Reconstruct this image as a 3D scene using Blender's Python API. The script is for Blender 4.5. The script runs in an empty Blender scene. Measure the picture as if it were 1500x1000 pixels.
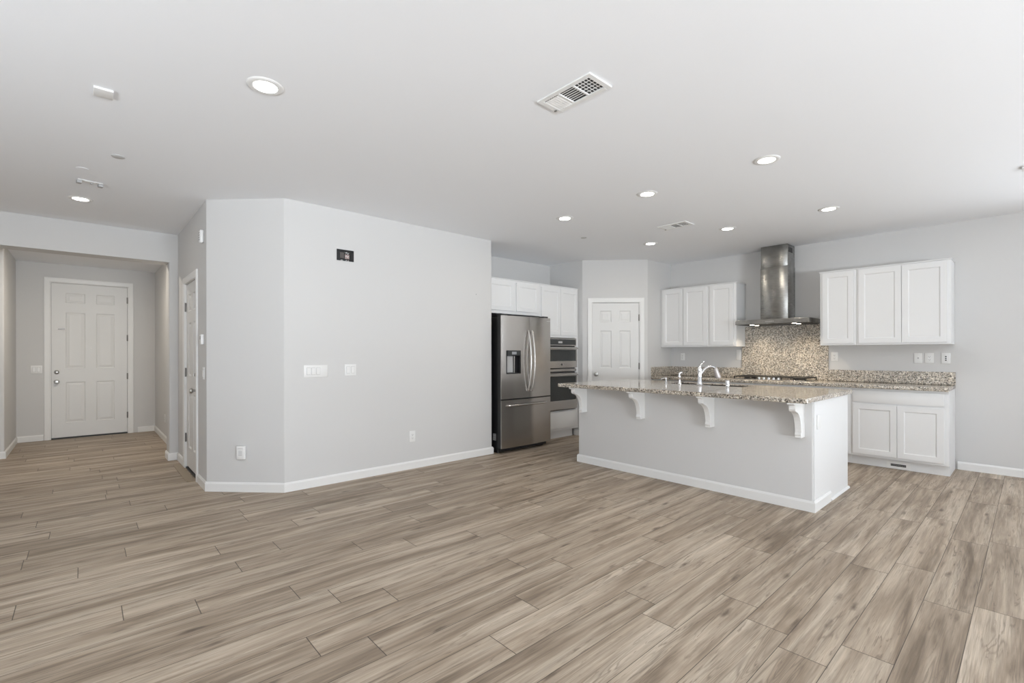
import bpy, bmesh, math, random
from math import radians, sin, cos, pi, atan2, sqrt
from mathutils import Vector, Matrix

scene = bpy.context.scene
C = scene.collection
PI = math.pi

# ------------------------------------------------------------------ camera
cam_d = bpy.data.cameras.new('camera')
cam = bpy.data.objects.new('camera', cam_d)
C.objects.link(cam)
cam_d.sensor_fit = 'HORIZONTAL'
cam_d.sensor_width = 36.0
cam_d.lens = 692.6 / 1500 * 36.0
cam_d.shift_y = 17.08 / 1500
cam_d.clip_start = 0.05
cam.matrix_world = (Matrix.Translation((0, 0, 1.293)) @ Matrix.Rotation(radians(47.834 - 90), 4, 'Z')
                    @ Matrix.Rotation(radians(90), 4, 'X') @ Matrix.Rotation(-0.00166, 4, 'Z'))
scene.camera = cam

# ------------------------------------------------------------------ look
vs = scene.view_settings
vs.view_transform = 'Standard'
vs.look = 'None'
vs.gamma = 1.0
vs.exposure = 0.08
vs.use_curve_mapping = False
scene.cycles.max_bounces = 12
scene.cycles.diffuse_bounces = 8
scene.cycles.glossy_bounces = 5
scene.cycles.sample_clamp_indirect = 6.0
scene.cycles.caustics_reflective = False
scene.cycles.caustics_refractive = False

# ------------------------------------------------------------------ sky
world = bpy.data.worlds.new('world')
scene.world = world
world.use_nodes = True
bg = world.node_tree.nodes['Background']
bg.inputs[0].default_value = (0.82, 0.9, 1.0, 1)
bg.inputs[1].default_value = 0.4

# ------------------------------------------------------------------ daylight through the windows behind the camera
def area(name, loc, rot, sx, sy, watts, col=(1, 1, 1)):
    l = bpy.data.lights.new(name, 'AREA')
    l.shape = 'RECTANGLE'; l.size = sx; l.size_y = sy
    l.energy = watts; l.color = col
    o = bpy.data.objects.new(name, l); C.objects.link(o)
    o.location = loc; o.rotation_euler = rot
    return o
# rear wall (y = -5), left wall (x = -3.2) and, right of the kitchen, the patio opening in the back wall
DAY = (0.89, 0.95, 1.01)
area('daylight_rear', (0.7, -5.75, 0.60), (radians(140), 0, 0), 2.6, 1.4, 1200, DAY)
area('daylight_side', (-3.95, 1.2, 0.60), (radians(140), 0, radians(-90)), 2.6, 1.4, 275, DAY)
area('daylight_patio', (7.9, -2.7, 0.60), (radians(140), 0, radians(90)), 2.8, 1.4, 215, DAY)

# ------------------------------------------------------------------ materials
def lin(r, g, b):
    f = lambda c: (c / 255 / 12.92) if c / 255 <= 0.04045 else ((c / 255 + 0.055) / 1.055) ** 2.4
    return (f(r), f(g), f(b), 1)

def mat(name, col, rough=0.5, metal=0.0, spec=0.5, bump=0.0, bscale=200.0, aniso=0.0, emit=None, estr=0.0, coat=0.0):
    m = bpy.data.materials.new(name); m.use_nodes = True
    nt = m.node_tree; b = nt.nodes['Principled BSDF']
    b.inputs['Base Color'].default_value = col
    b.inputs['Roughness'].default_value = rough
    b.inputs['Metallic'].default_value = metal
    b.inputs['Specular IOR Level'].default_value = spec
    b.inputs['Coat Weight'].default_value = coat
    if aniso: b.inputs['Anisotropic'].default_value = aniso
    if emit:
        b.inputs['Emission Color'].default_value = emit
        b.inputs['Emission Strength'].default_value = estr
    # procedural surface: very fine noise in colour and relief
    tc = nt.nodes.new('ShaderNodeTexCoord')
    n = nt.nodes.new('ShaderNodeTexNoise'); n.inputs['Scale'].default_value = bscale
    n.inputs['Detail'].default_value = 3
    nt.links.new(tc.outputs['Object'], n.inputs['Vector'])
    if bump:
        bp = nt.nodes.new('ShaderNodeBump'); bp.inputs['Strength'].default_value = bump
        bp.inputs['Distance'].default_value = 0.002
        nt.links.new(n.outputs['Fac'], bp.inputs['Height'])
        nt.links.new(bp.outputs['Normal'], b.inputs['Normal'])
    else:
        mr = nt.nodes.new('ShaderNodeMapRange')
        mr.inputs['To Min'].default_value = max(0.02, rough - 0.03); mr.inputs['To Max'].default_value = rough + 0.03
        nt.links.new(n.outputs['Fac'], mr.inputs['Value'])
        nt.links.new(mr.outputs['Result'], b.inputs['Roughness'])
    return m

M = {}
M['wall'] = mat('wall_paint', (0.635, 0.632, 0.626, 1), 0.75, bump=0.12, bscale=160, spec=0.25)
M['ceiling'] = mat('ceiling_paint', (0.87, 0.885, 0.91, 1), 0.85, bump=0.12, bscale=120, spec=0.2)
M['trim'] = mat('trim_paint', (0.80, 0.80, 0.79, 1), 0.4, spec=0.4)
M['door'] = mat('door_paint', (0.74, 0.74, 0.73, 1), 0.45, spec=0.4)
M['cabinet'] = mat('cabinet_paint', (0.775, 0.78, 0.782, 1), 0.38, spec=0.4)
M['plastic'] = mat('white_plastic', (0.80, 0.80, 0.79, 1), 0.35)
M['slot'] = mat('socket_slot', (0.10, 0.10, 0.10, 1), 0.6)
M['greyslot'] = mat('mid_grey_plastic', (0.42, 0.42, 0.42, 1), 0.6)  # plain mid grey for displays, jacks, grilles and switch surrounds
M['black'] = mat('black_plastic', (0.012, 0.012, 0.013, 1), 0.35)
M['dark'] = mat('dark_grey_metal', (0.03, 0.03, 0.032, 1), 0.45)
M['glassblack'] = mat('oven_glass', (0.035, 0.038, 0.038, 1), 0.08, spec=0.6)
M['iron'] = mat('cast_iron', (0.02, 0.018, 0.016, 1), 0.55, bump=0.2)
M['chrome'] = mat('chrome', (0.86, 0.86, 0.87, 1), 0.09, metal=1.0)
M['nickel'] = mat('satin_nickel', (0.45, 0.44, 0.42, 1), 0.28, metal=1.0)
M['hinge'] = mat('hinge_metal', (0.22, 0.21, 0.20, 1), 0.4, metal=1.0)
M['threshold'] = mat('threshold_vinyl', lin(150, 135, 115), 0.5)
M['vent_dark'] = mat('duct_inside', (0.035, 0.035, 0.037, 1), 0.8)
M['screen'] = mat('dispenser_screen', (0.3, 0.31, 0.33, 1), 0.3)
M['copper'] = mat('board_copper', (0.35, 0.27, 0.26, 1), 0.5)
M['sinksteel'] = mat('sink_steel', (0.13, 0.115, 0.10, 1), 0.35, metal=0.6)
M['grille'] = mat('label_paper', (0.45, 0.45, 0.45, 1), 0.6)
M['lamp'] = mat('lamp_lens', (1, 1, 1, 1), 0.5, emit=(1.0, 0.97, 0.92, 1), estr=14.0)
M['hoodlamp'] = mat('hood_lamp_lens', (1, 1, 1, 1), 0.5, emit=(1.0, 0.90, 0.75, 1), estr=14.0)

def steel(name, base, rough, aniso, along='Z', scratch=0.0):
    m = mat(name, base, rough, metal=1.0)
    nt = m.node_tree; b = nt.nodes['Principled BSDF']
    for l in list(nt.links):
        if l.to_socket == b.inputs['Roughness']: nt.links.remove(l)
    tc = [n for n in nt.nodes if n.type == 'TEX_COORD'][0]
    mp = nt.nodes.new('ShaderNodeMapping')
    mp.inputs['Scale'].default_value = (3, 3, 260)     # brushed left to right
    nt.links.new(tc.outputs['Object'], mp.inputs['Vector'])
    n = nt.nodes.new('ShaderNodeTexNoise'); n.inputs['Scale'].default_value = 3.0; n.inputs['Detail'].default_value = 4
    nt.links.new(mp.outputs['Vector'], n.inputs['Vector'])
    mr = nt.nodes.new('ShaderNodeMapRange')
    mr.inputs['To Min'].default_value = rough - 0.05; mr.inputs['To Max'].default_value = rough + 0.06
    nt.links.new(n.outputs['Fac'], mr.inputs['Value'])
    nt.links.new(mr.outputs['Result'], b.inputs['Roughness'])
    b.inputs['Anisotropic'].default_value = aniso
    b.inputs['Anisotropic Rotation'].default_value = 0.25
    tg = nt.nodes.new('ShaderNodeTangent'); tg.direction_type = 'RADIAL'; tg.axis = 'Z'
    nt.links.new(tg.outputs['Tangent'], b.inputs['Tangent'])
    if scratch:
        n2 = nt.nodes.new('ShaderNodeTexNoise'); n2.inputs['Scale'].default_value = 5.0
        n2.inputs['Detail'].default_value = 8; n2.inputs['Distortion'].default_value = 1.5
        nt.links.new(tc.outputs['Object'], n2.inputs['Vector'])
        mx = nt.nodes.new('ShaderNodeMix'); mx.data_type = 'RGBA'
        mx.inputs[6].default_value = tuple(c * (1 - scratch) for c in base[:3]) + (1,)
        mx.inputs[7].default_value = tuple(min(1, c * (1 + scratch)) for c in base[:3]) + (1,)
        nt.links.new(n2.outputs['Fac'], mx.inputs[0])
        nt.links.new(mx.outputs[2], b.inputs['Base Color'])
    return m
M['steel'] = steel('brushed_stainless_steel', (0.56, 0.54, 0.52, 1), 0.22, 0.85)
M['hoodsteel'] = steel('hood_stainless_steel', (0.35, 0.345, 0.33, 1), 0.26, 0.8, scratch=0.35)

def node_math(nt, op, a, b=None, c=None):
    n = nt.nodes.new('ShaderNodeMath'); n.operation = op
    for i, v in enumerate((a, b, c)):
        if v is None: continue
        if isinstance(v, (int, float)): n.inputs[i].default_value = v
        else: nt.links.new(v, n.inputs[i])
    return n.outputs[0]

def mixc(nt, fac, a, b, blend='MIX'):
    n = nt.nodes.new('ShaderNodeMix'); n.data_type = 'RGBA'; n.blend_type = blend
    for i, v in ((0, fac), (6, a), (7, b)):
        if isinstance(v, (int, float, tuple)): n.inputs[i].default_value = v
        else: nt.links.new(v, n.inputs[i])
    return n.outputs[2]

def ramp(nt, fac, stops, interp='LINEAR'):
    n = nt.nodes.new('ShaderNodeValToRGB'); n.color_ramp.interpolation = interp
    e = n.color_ramp.elements
    while len(e) > 1: e.remove(e[-1])
    e[0].position = stops[0][0]; e[0].color = stops[0][1]
    for p, c in stops[1:]:
        x = e.new(p); x.color = c
    nt.links.new(fac, n.inputs[0])
    return n.outputs[0]

def floor_material():
    m = bpy.data.materials.new('oak_plank_floor'); m.use_nodes = True
    nt = m.node_tree; B = nt.nodes['Principled BSDF']; L = nt.links
    tc = nt.nodes.new('ShaderNodeTexCoord')
    sp = nt.nodes.new('ShaderNodeSeparateXYZ'); L.new(tc.outputs['Object'], sp.inputs[0])
    x, y = sp.outputs[0], sp.outputs[1]
    mt = lambda *a: node_math(nt, *a)
    rowf = mt('DIVIDE', mt('SUBTRACT', y, 0.022), 0.184)
    row = mt('FLOOR', rowf); rfr = mt('FRACT', rowf)
    wr = nt.nodes.new('ShaderNodeTexWhiteNoise'); wr.noise_dimensions = '1D'; L.new(row, wr.inputs['W'])
    u = mt('ADD', mt('DIVIDE', x, 1.22), mt('MULTIPLY', wr.outputs['Value'], 9.0))
    col = mt('FLOOR', u); cfr = mt('FRACT', u)
    cid = nt.nodes.new('ShaderNodeCombineXYZ'); L.new(row, cid.inputs[0]); L.new(col, cid.inputs[1])
    wn = nt.nodes.new('ShaderNodeTexWhiteNoise'); wn.noise_dimensions = '3D'; L.new(cid.outputs[0], wn.inputs['Vector'])
    rnd = wn.outputs['Value']
    sc = nt.nodes.new('ShaderNodeSeparateColor'); L.new(wn.outputs['Color'], sc.inputs[0])
    def vec(sx, sy, k):
        c = nt.nodes.new('ShaderNodeCombineXYZ')
        L.new(mt('ADD', mt('MULTIPLY', x, sx), mt('MULTIPLY', rnd, 40.0 + k)), c.inputs[0])
        L.new(mt('MULTIPLY', y, sy), c.inputs[1])
        L.new(mt('MULTIPLY', sc.outputs[1], 37.0), c.inputs[2])
        return c.outputs[0]
    def noise(v, scale=1.0, detail=4, rough=0.55, dist=0.0):
        n = nt.nodes.new('ShaderNodeTexNoise'); n.inputs['Scale'].default_value = scale
        n.inputs['Detail'].default_value = detail; n.inputs['Roughness'].default_value = rough
        n.inputs['Distortion'].default_value = dist
        L.new(v, n.inputs['Vector']); return n.outputs['Fac']
    broad = noise(vec(0.9, 10.0, 3), 1.0, 3, 0.6, 0.5)          # wide dark and light bands along a plank
    streak = noise(vec(1.3, 52.0, 11), 1.0, 6, 0.7)             # long thin grain
    fine = noise(vec(7.0, 240.0, 5), 1.0, 3, 0.6)
    dash = noise(vec(3.0, 44.0, 41), 1.0, 4, 0.66, 1.4)          # short dark flecks
    # cathedral figure: contour lines of a slow field, only in patches
    field = noise(vec(0.75, 13.0, 17), 1.0, 2.5, 0.5, 0.5)
    rings = mt('SINE', mt('MULTIPLY', field, 110.0))
    rings = mt('POWER', mt('MULTIPLY', mt('ADD', rings, 1.0), 0.5), 4.0)
    pm = noise(vec(1.6, 9.0, 29), 1.0, 1.0, 0.5)
    mr = nt.nodes.new('ShaderNodeMapRange'); mr.inputs['From Min'].default_value = 0.50; mr.inputs['From Max'].default_value = 0.66
    L.new(pm, mr.inputs['Value']); patch = mr.outputs['Result']
    # knots
    vo = nt.nodes.new('ShaderNodeTexVoronoi'); vo.inputs['Scale'].default_value = 1.0
    L.new(vec(2.6, 11.0, 23), vo.inputs['Vector'])
    kd = mt('ADD', vo.outputs['Distance'], mt('MULTIPLY', mt('SUBTRACT', noise(vec(14, 40, 31), 1.0, 3), 0.5), 0.28))
    mk = nt.nodes.new('ShaderNodeMapRange'); mk.inputs['From Min'].default_value = 0.03; mk.inputs['From Max'].default_value = 0.20
    mk.inputs['To Min'].default_value = 1.0; mk.inputs['To Max'].default_value = 0.0
    L.new(kd, mk.inputs['Value'])
    ks = nt.nodes.new('ShaderNodeSeparateColor'); L.new(vo.outputs['Color'], ks.inputs[0])
    knot = mt('MULTIPLY', mk.outputs['Result'], mt('GREATER_THAN', ks.outputs[0], 0.48))
    base = ramp(nt, broad, [(0.30, lin(122, 107, 91)), (0.44, lin(156, 140, 123)), (0.56, lin(177, 162, 145)), (0.72, lin(196, 183, 167))])
    sfac = ramp(nt, streak, [(0.30, (0.60, 0.585, 0.57, 1)), (0.46, (0.90, 0.895, 0.89, 1)), (0.58, (1.06, 1.06, 1.06, 1)), (0.72, (1.20, 1.20, 1.19, 1))])
    c = mixc(nt, 0.85, base, sfac, 'MULTIPLY')
    ff = ramp(nt, fine, [(0.32, (0.74, 0.74, 0.73, 1)), (0.66, (1.12, 1.12, 1.12, 1))])
    c = mixc(nt, 0.6, c, ff, 'MULTIPLY')
    dm_ = ramp(nt, dash, [(0.34, (1, 1, 1, 1)), (0.41, (0, 0, 0, 1))])
    c = mixc(nt, mt('MULTIPLY', dm_, 0.58), c, lin(104, 90, 78))
    c = mixc(nt, mt('MULTIPLY', mt('MULTIPLY', rings, patch), 0.50), c, lin(100, 87, 75))
    c = mixc(nt, mt('MULTIPLY', knot, 0.80), c, lin(80, 66, 55))
    tone = mt('ADD', 0.96, mt('MULTIPLY', sc.outputs[0], 0.12))
    tc2 = nt.nodes.new('ShaderNodeCombineColor'); L.new(tone, tc2.inputs[0]); L.new(tone, tc2.inputs[1]); L.new(mt('MULTIPLY', tone, 0.99), tc2.inputs[2])
    c = mixc(nt, 1.0, c, tc2.outputs[0], 'MULTIPLY')
    sy = mt('MINIMUM', rfr, mt('SUBTRACT', 1.0, rfr)); sx = mt('MINIMUM', cfr, mt('SUBTRACT', 1.0, cfr))
    seam = mt('MAXIMUM', mt('LESS_THAN', mt('MULTIPLY', sy, 0.184), 0.0015), mt('LESS_THAN', mt('MULTIPLY', sx, 1.22), 0.0020))
    c = mixc(nt, mt('MULTIPLY', seam, 0.85), c, lin(52, 43, 36))
    L.new(c, B.inputs['Base Color'])
    rr = mt('ADD', 0.40, mt('MULTIPLY', streak, 0.16)); L.new(rr, B.inputs['Roughness'])
    B.inputs['Specular IOR Level'].default_value = 0.4
    bp = nt.nodes.new('ShaderNodeBump'); bp.inputs['Strength'].default_value = 0.25; bp.inputs['Distance'].default_value = 0.002
    L.new(mt('SUBTRACT', streak, mt('MULTIPLY', seam, 1.0)), bp.inputs['Height']); L.new(bp.outputs['Normal'], B.inputs['Normal'])
    return m
M['floor'] = floor_material()

def granite(name='speckled_granite', rough=0.09):
    m = bpy.data.materials.new(name); m.use_nodes = True
    nt = m.node_tree; B = nt.nodes['Principled BSDF']; L = nt.links
    tc = nt.nodes.new('ShaderNodeTexCoord')
    def vor(s, dist=0.0):
        v = nt.nodes.new('ShaderNodeTexVoronoi'); v.inputs['Scale'].default_value = s
        L.new(tc.outputs['Object'], v.inputs['Vector'])
        sc = nt.nodes.new('ShaderNodeSeparateColor'); L.new(v.outputs['Color'], sc.inputs[0])
        return sc.outputs
    a = vor(95); b = vor(170); d = vor(60)
    c1 = ramp(nt, a[0], [(0.0, lin(50, 49, 48)), (0.20, lin(118, 113, 107)), (0.38, lin(170, 162, 151)), (0.60, lin(204, 195, 182)), (0.82, lin(232, 228, 220))], 'CONSTANT')
    c2 = ramp(nt, b[1], [(0.0, lin(36, 35, 35)), (0.24, lin(136, 130, 122)), (0.5, lin(198, 186, 170)), (0.78, lin(240, 236, 228))], 'CONSTANT')
    c = mixc(nt, 0.45, c1, c2)
    n = nt.nodes.new('ShaderNodeTexNoise'); n.inputs['Scale'].default_value = 6; n.inputs['Detail'].default_value = 3
    L.new(tc.outputs['Object'], n.inputs['Vector'])
    c = mixc(nt, 1.0, c, ramp(nt, n.outputs['Fac'], [(0.3, (0.90, 0.885, 0.865, 1)), (0.7, (1.18, 1.15, 1.10, 1))]), 'MULTIPLY')
    L.new(c, B.inputs['Base Color'])
    B.inputs['Roughness'].default_value = rough
    B.inputs['Specular IOR Level'].default_value = 0.6
    return m
M['granite'] = granite()
M['splash'] = granite('speckled_granite_splash', 0.38)

# ------------------------------------------------------------------ mesh helpers
def NB(): return bmesh.new()

def box(bm, x0, x1, y0, y1, z0, z1, b=0.0, seg=2):
    vs_ = [bm.verts.new((x, y, z)) for z in (z0, z1) for y in (y0, y1) for x in (x0, x1)]
    f = [(0, 2, 3, 1), (4, 5, 7, 6), (0, 1, 5, 4), (2, 6, 7, 3), (0, 4, 6, 2), (1, 3, 7, 5)]
    fs = [bm.faces.new([vs_[i] for i in q]) for q in f]
    if b > 0:
        es = list({e for q in fs for e in q.edges})
        bmesh.ops.bevel(bm, geom=es, offset=b, segments=seg, affect='EDGES', profile=0.5)
    return fs

def round_poly(pts, rad, seg=5):
    """pts ccw list of (x, y); rad {index: radius} rounds that corner."""
    out = []
    n = len(pts)
    for i, p in enumerate(pts):
        if i not in rad: out.append(p); continue
        p = Vector(p); a = Vector(pts[i - 1]); c = Vector(pts[(i + 1) % n]); r = rad[i]
        u = (a - p).normalized(); v = (c - p).normalized()
        ang = u.angle(v); t = r / math.tan(ang / 2)
        A = p + u * t; B = p + v * t
        O = p + (u + v).normalized() * (r / math.sin(ang / 2))
        a0 = atan2(A.y - O.y, A.x - O.x); a1 = atan2(B.y - O.y, B.x - O.x)
        da = (a1 - a0 + pi) % (2 * pi) - pi
        for k in range(seg + 1):
            w = a0 + da * k / seg
            out.append((O.x + r * cos(w), O.y + r * sin(w)))
    return out

def prism(bm, pts, z0, z1, rad=None, smooth=False):
    if rad: pts = round_poly(pts, rad)
    lo = [bm.verts.new((p[0], p[1], z0)) for p in pts]
    hi = [bm.verts.new((p[0], p[1], z1)) for p in pts]
    n = len(pts)
    bm.faces.new(lo[::-1]); bm.faces.new(hi)
    for i in range(n):
        bm.faces.new((lo[i], lo[(i + 1) % n], hi[(i + 1) % n], hi[i]))

def extrude_profile(bm, pts, axis, a0, a1):
    """closed profile of 2D points swept along an axis ('x': pts are (y,z); 'y': pts are (x,z))."""
    def mk(p, a): return (a, p[0], p[1]) if axis == 'x' else (p[0], a, p[1])
    A = [bm.verts.new(mk(p, a0)) for p in pts]; B = [bm.verts.new(mk(p, a1)) for p in pts]
    n = len(pts)
    bm.faces.new(A); bm.faces.new(B[::-1])
    for i in range(n): bm.faces.new((A[i], B[i], B[(i + 1) % n], A[(i + 1) % n]))

def cyl(bm, p0, p1, r0, r1=None, seg=24, caps=True):
    if r1 is None: r1 = r0
    p0 = Vector(p0); p1 = Vector(p1); d = (p1 - p0).normalized()
    a = d.orthogonal().normalized(); b = d.cross(a)
    A = [bm.verts.new(p0 + (a * cos(t) + b * sin(t)) * r0) for t in (2 * pi * k / seg for k in range(seg))]
    B = [bm.verts.new(p1 + (a * cos(t) + b * sin(t)) * r1) for t in (2 * pi * k / seg for k in range(seg))]
    for i in range(seg): bm.faces.new((A[i], A[(i + 1) % seg], B[(i + 1) % seg], B[i]))
    if caps: bm.faces.new(A[::-1]); bm.faces.new(B)

def lathe(bm, prof, c=(0, 0, 0), axis='z', seg=32, sign=1):
    """prof: list of (radius, height along axis)."""
    c = Vector(c)
    def pt(r, h, t):
        if axis == 'z': return c + Vector((r * cos(t), r * sin(t), h * sign))
        if axis == 'y': return c + Vector((r * cos(t), h * sign, r * sin(t)))
        return c + Vector((h * sign, r * cos(t), r * sin(t)))
    rings = []
    for r, h in prof:
        if r < 1e-6: rings.append([bm.verts.new(pt(0, h, 0))])
        else: rings.append([bm.verts.new(pt(r, h, 2 * pi * k / seg)) for k in range(seg)])
    for A, B in zip(rings, rings[1:]):
        for i in range(seg):
            j = (i + 1) % seg
            if len(A) == 1 and len(B) == 1: continue
            if len(A) == 1: bm.faces.new((A[0], B[i], B[j]))
            elif len(B) == 1: bm.faces.new((A[i], A[j], B[0]))
            else: bm.faces.new((A[i], A[j], B[j], B[i]))

def tube(bm, pts, rad, seg=12, flat=1.0):
    pts = [Vector(p) for p in pts]
    if isinstance(rad, (int, float)): rad = [rad] * len(pts)
    rings = []; prev = None
    for i, p in enumerate(pts):
        d = (pts[min(i + 1, len(pts) - 1)] - pts[max(i - 1, 0)]).normalized()
        if prev is None: a = d.orthogonal().normalized()
        else: a = (prev - d * prev.dot(d)).normalized()
        prev = a; b = d.cross(a)
        rings.append([bm.verts.new(p + (a * cos(t) + b * sin(t) * flat) * rad[i]) for t in (2 * pi * k / seg for k in range(seg))])
    for A, B in zip(rings, rings[1:]):
        for i in range(seg): bm.faces.new((A[i], A[(i + 1) % seg], B[(i + 1) % seg], B[i]))
    bm.faces.new(rings[0][::-1]); bm.faces.new(rings[-1])

def smooth_path(pts, n=6):
    """Catmull-Rom through the points."""
    P_ = [Vector(p) for p in pts]; out = []
    for i in range(len(P_) - 1):
        p0 = P_[max(i - 1, 0)]; p1 = P_[i]; p2 = P_[i + 1]; p3 = P_[min(i + 2, len(P_) - 1)]
        for k in range(n):
            t = k / n
            out.append(0.5 * ((2 * p1) + (p2 - p0) * t + (2 * p0 - 5 * p1 + 4 * p2 - p3) * t * t + (-p0 + 3 * p1 - 3 * p2 + p3) * t ** 3))
    out.append(P_[-1]); return out

def link(name, bm, m, parent=None, smooth=None, world=False):
    bmesh.ops.recalc_face_normals(bm, faces=bm.faces[:])
    me = bpy.data.meshes.new(name)
    o = bpy.data.objects.new(name, me)
    if parent is not None:
        o.parent = parent
        if world:
            mw = parent.matrix_basis if parent.parent is None else parent.parent.matrix_basis @ parent.matrix_basis
            bm.transform(mw.inverted())
    elif world is True:
        xs = [v.co for v in bm.verts]
        c = Vector(((min(v.x for v in xs) + max(v.x for v in xs)) / 2, (min(v.y for v in xs) + max(v.y for v in xs)) / 2, min(v.z for v in xs)))
        bm.transform(Matrix.Translation(-c)); o.location = c
    bm.to_mesh(me); bm.free()
    me.materials.append(M[m] if isinstance(m, str) else m)
    if smooth:
        for p in me.polygons: p.use_smooth = True
        me.set_sharp_from_angle(angle=radians(smooth if smooth is not True else 35))
    C.objects.link(o)
    return o

def tag(o, label, cat, group=None):
    o['label'] = label; o['category'] = cat
    if group: o['group'] = group
    return o

def thing(name, label, cat, loc=(0, 0, 0), rz=0.0, group=None):
    o = bpy.data.objects.new(name, None); C.objects.link(o)
    o.empty_display_size = 0.1
    o.location = loc; o.rotation_euler = (0, 0, rz)
    o.matrix_basis = Matrix.Translation(loc) @ Matrix.Rotation(rz, 4, 'Z')
    tag(o, label, cat, group); return o

def struct(name, bm, m, smooth=None):
    o = link(name, bm, m, smooth=smooth); o['kind'] = 'structure'; return o

def struct_root(name, loc, rz=0.0):
    o = bpy.data.objects.new(name, None); C.objects.link(o)
    o.matrix_basis = Matrix.Translation(loc) @ Matrix.Rotation(rz, 4, 'Z')
    o['kind'] = 'structure'; return o

R90 = radians(-90); R45 = radians(-45)      # fronts that face -X, and fronts that face (-X,-Y)

# ------------------------------------------------------------------ the room
H = 2.74
BX = 7.18      # back wall plane
q = 2 ** -0.5
P0 = (5.765, 4.728)                            # pantry diagonal
P1 = (P0[0] + q * 1.005, P0[1] - q * 1.005)    # about (6.476, 4.017)
CR = 0.018

bm = NB(); box(bm, -3.35, 7.4, -5.15, 10.1, -0.12, 0.0); struct('floor', bm, 'floor')

bm = NB()
box(bm, -3.35, 7.4, -5.15, 7.30, H, H + 0.12)
box(bm, -3.35, 1.2, 7.30, 10.1, 2.655, H + 0.12)
struct('ceiling', bm, 'ceiling')

# long wall block with the angled corner and the wall with the side door
bm = NB()
prism(bm, [(0.855, 5.700), (0.855, 5.230), (1.385, 4.690), (3.900, 4.690), (3.900, 5.700)], 0, H, {1: CR, 2: CR, 3: CR})
box(bm, 0.855, 1.0, 5.700, 6.480, 2.085, H)
box(bm, 0.855, 1.0, 6.480, 7.030, 0, H)
struct('wall_center', bm, 'wall', smooth=30)

# opening to the entry: pier, header, alcove
bm = NB()
prism(bm, [(0.765, 7.03), (1.0, 7.03), (1.0, 7.28), (0.765, 7.28)], 0, 2.40, {0: CR, 3: CR})
box(bm, -3.2, 1.0, 7.03, 7.28, 2.40, H)
struct('wall_header', bm, 'wall', smooth=30)
bm = NB(); box(bm, 0.89, 1.0, 7.28, 9.93, 0, 2.655); struct('wall_entry_right', bm, 'wall')
bm = NB(); prism(bm, [(-3.2, 8.55), (-0.73, 8.55), (-0.73, 9.93), (-3.2, 9.93)], 0, 2.655, {1: CR}); struct('wall_entry_left', bm, 'wall', smooth=30)
bm = NB()
box(bm, -0.9, -0.375, 9.93, 10.08, 0, 2.655); box(bm, 0.540, 1.0, 9.93, 10.08, 0, 2.655)
box(bm, -0.375, 0.540, 9.93, 10.08, 2.385, 2.655)
struct('wall_entry', bm, 'wall')

def wall_with_openings(bm, axis, c0, c1, a0, a1, opens):
    def bb(p, r, z0, z1):
        if axis == 'x': box(bm, p, r, c0, c1, z0, z1)
        else: box(bm, c0, c1, p, r, z0, z1)
    cur = a0
    for (p, r, z0, z1) in opens:
        bb(cur, p, 0, H)
        if z0 > 0: bb(p, r, 0, z0)
        bb(p, r, z1, H); cur = r
    bb(cur, a1, 0, H)
# kitchen alcove, pantry corner, back wall
bm = NB(); box(bm, 3.90, 5.765, 5.42, 5.55, 0, H); struct('wall_alcove', bm, 'wall')
def dg(t, n=0.0):      # point on the pantry diagonal, n metres into the wall
    return (P0[0] + q * t + q * n, P0[1] - q * t + q * n)
bm = NB()
prism(bm, [P0, dg(0.145), dg(0.145, 0.12), (5.90, 5.55), (5.765, 5.55)], 0, H, {0: CR})
prism(bm, [dg(0.145), dg(0.885), dg(0.885, 0.12), dg(0.145, 0.12)], 2.085, H)
prism(bm, [dg(0.885), P1, (BX, P1[1]), (BX, P1[1] + 0.1), dg(0.885, 0.12)], 0, H, {1: CR})
struct('wall_pantry', bm, 'wall', smooth=30)
bm = NB(); wall_with_openings(bm, 'y', BX, BX + 0.15, -5.0, 4.2, [(-4.2, -1.2, 0.06, 2.1)]); struct('wall_back', bm, 'wall')
# walls behind and beside the camera, with the windows that light the room
bm = NB()
Y0 = -5.0
wall_with_openings(bm, 'x', Y0 - 0.15, Y0, -3.35, BX + .15, [(-0.6, 2.0, 0.6, 2.1)])
struct('wall_rear', bm, 'wall')
bm = NB()
wall_with_openings(bm, 'y', -3.35, -3.2, -5.0, 8.55, [(-0.1, 2.5, 0.6, 2.1)])
struct('wall_left', bm, 'wall')
bm = NB(); box(bm, -3.35, -3.2, 8.55, 10.1, 0, H); struct('wall_hall', bm, 'wall')

def window(name, axis, c, a0, a1, z0, z1, n):
    r = struct_root(name, ((a0 + a1) / 2, c, z0) if axis == 'x' else (c, (a0 + a1) / 2, z0), 0 if axis == 'x' else radians(90))
    w = (a1 - a0) / 2; h = z1 - z0; fb = NB()
    for k in range(n + 1):
        x = -w + 2 * w * k / n; x0 = max(x - 0.03, -w); x1 = min(x + 0.03, w)
        if x1 - x0 < 0.05: x0, x1 = (x0, x0 + 0.05) if k == 0 else (x1 - 0.05, x1)
        box(fb, x0, x1, -0.03, 0.03, 0, h)
    box(fb, -w, w, -0.03, 0.03, 0, 0.05); box(fb, -w, w, -0.03, 0.03, h - 0.05, h)
    link('window_frame', fb, 'trim', r)
window('window_1', 'x', Y0 - 0.03, -0.6, 2.0, 0.6, 2.1, 2)
window('window_2', 'y', BX + 0.075, -4.2, -1.2, 0.06, 2.1, 2)
window('window_3', 'y', -3.23, -0.1, 2.5, 0.6, 2.1, 2)

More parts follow.
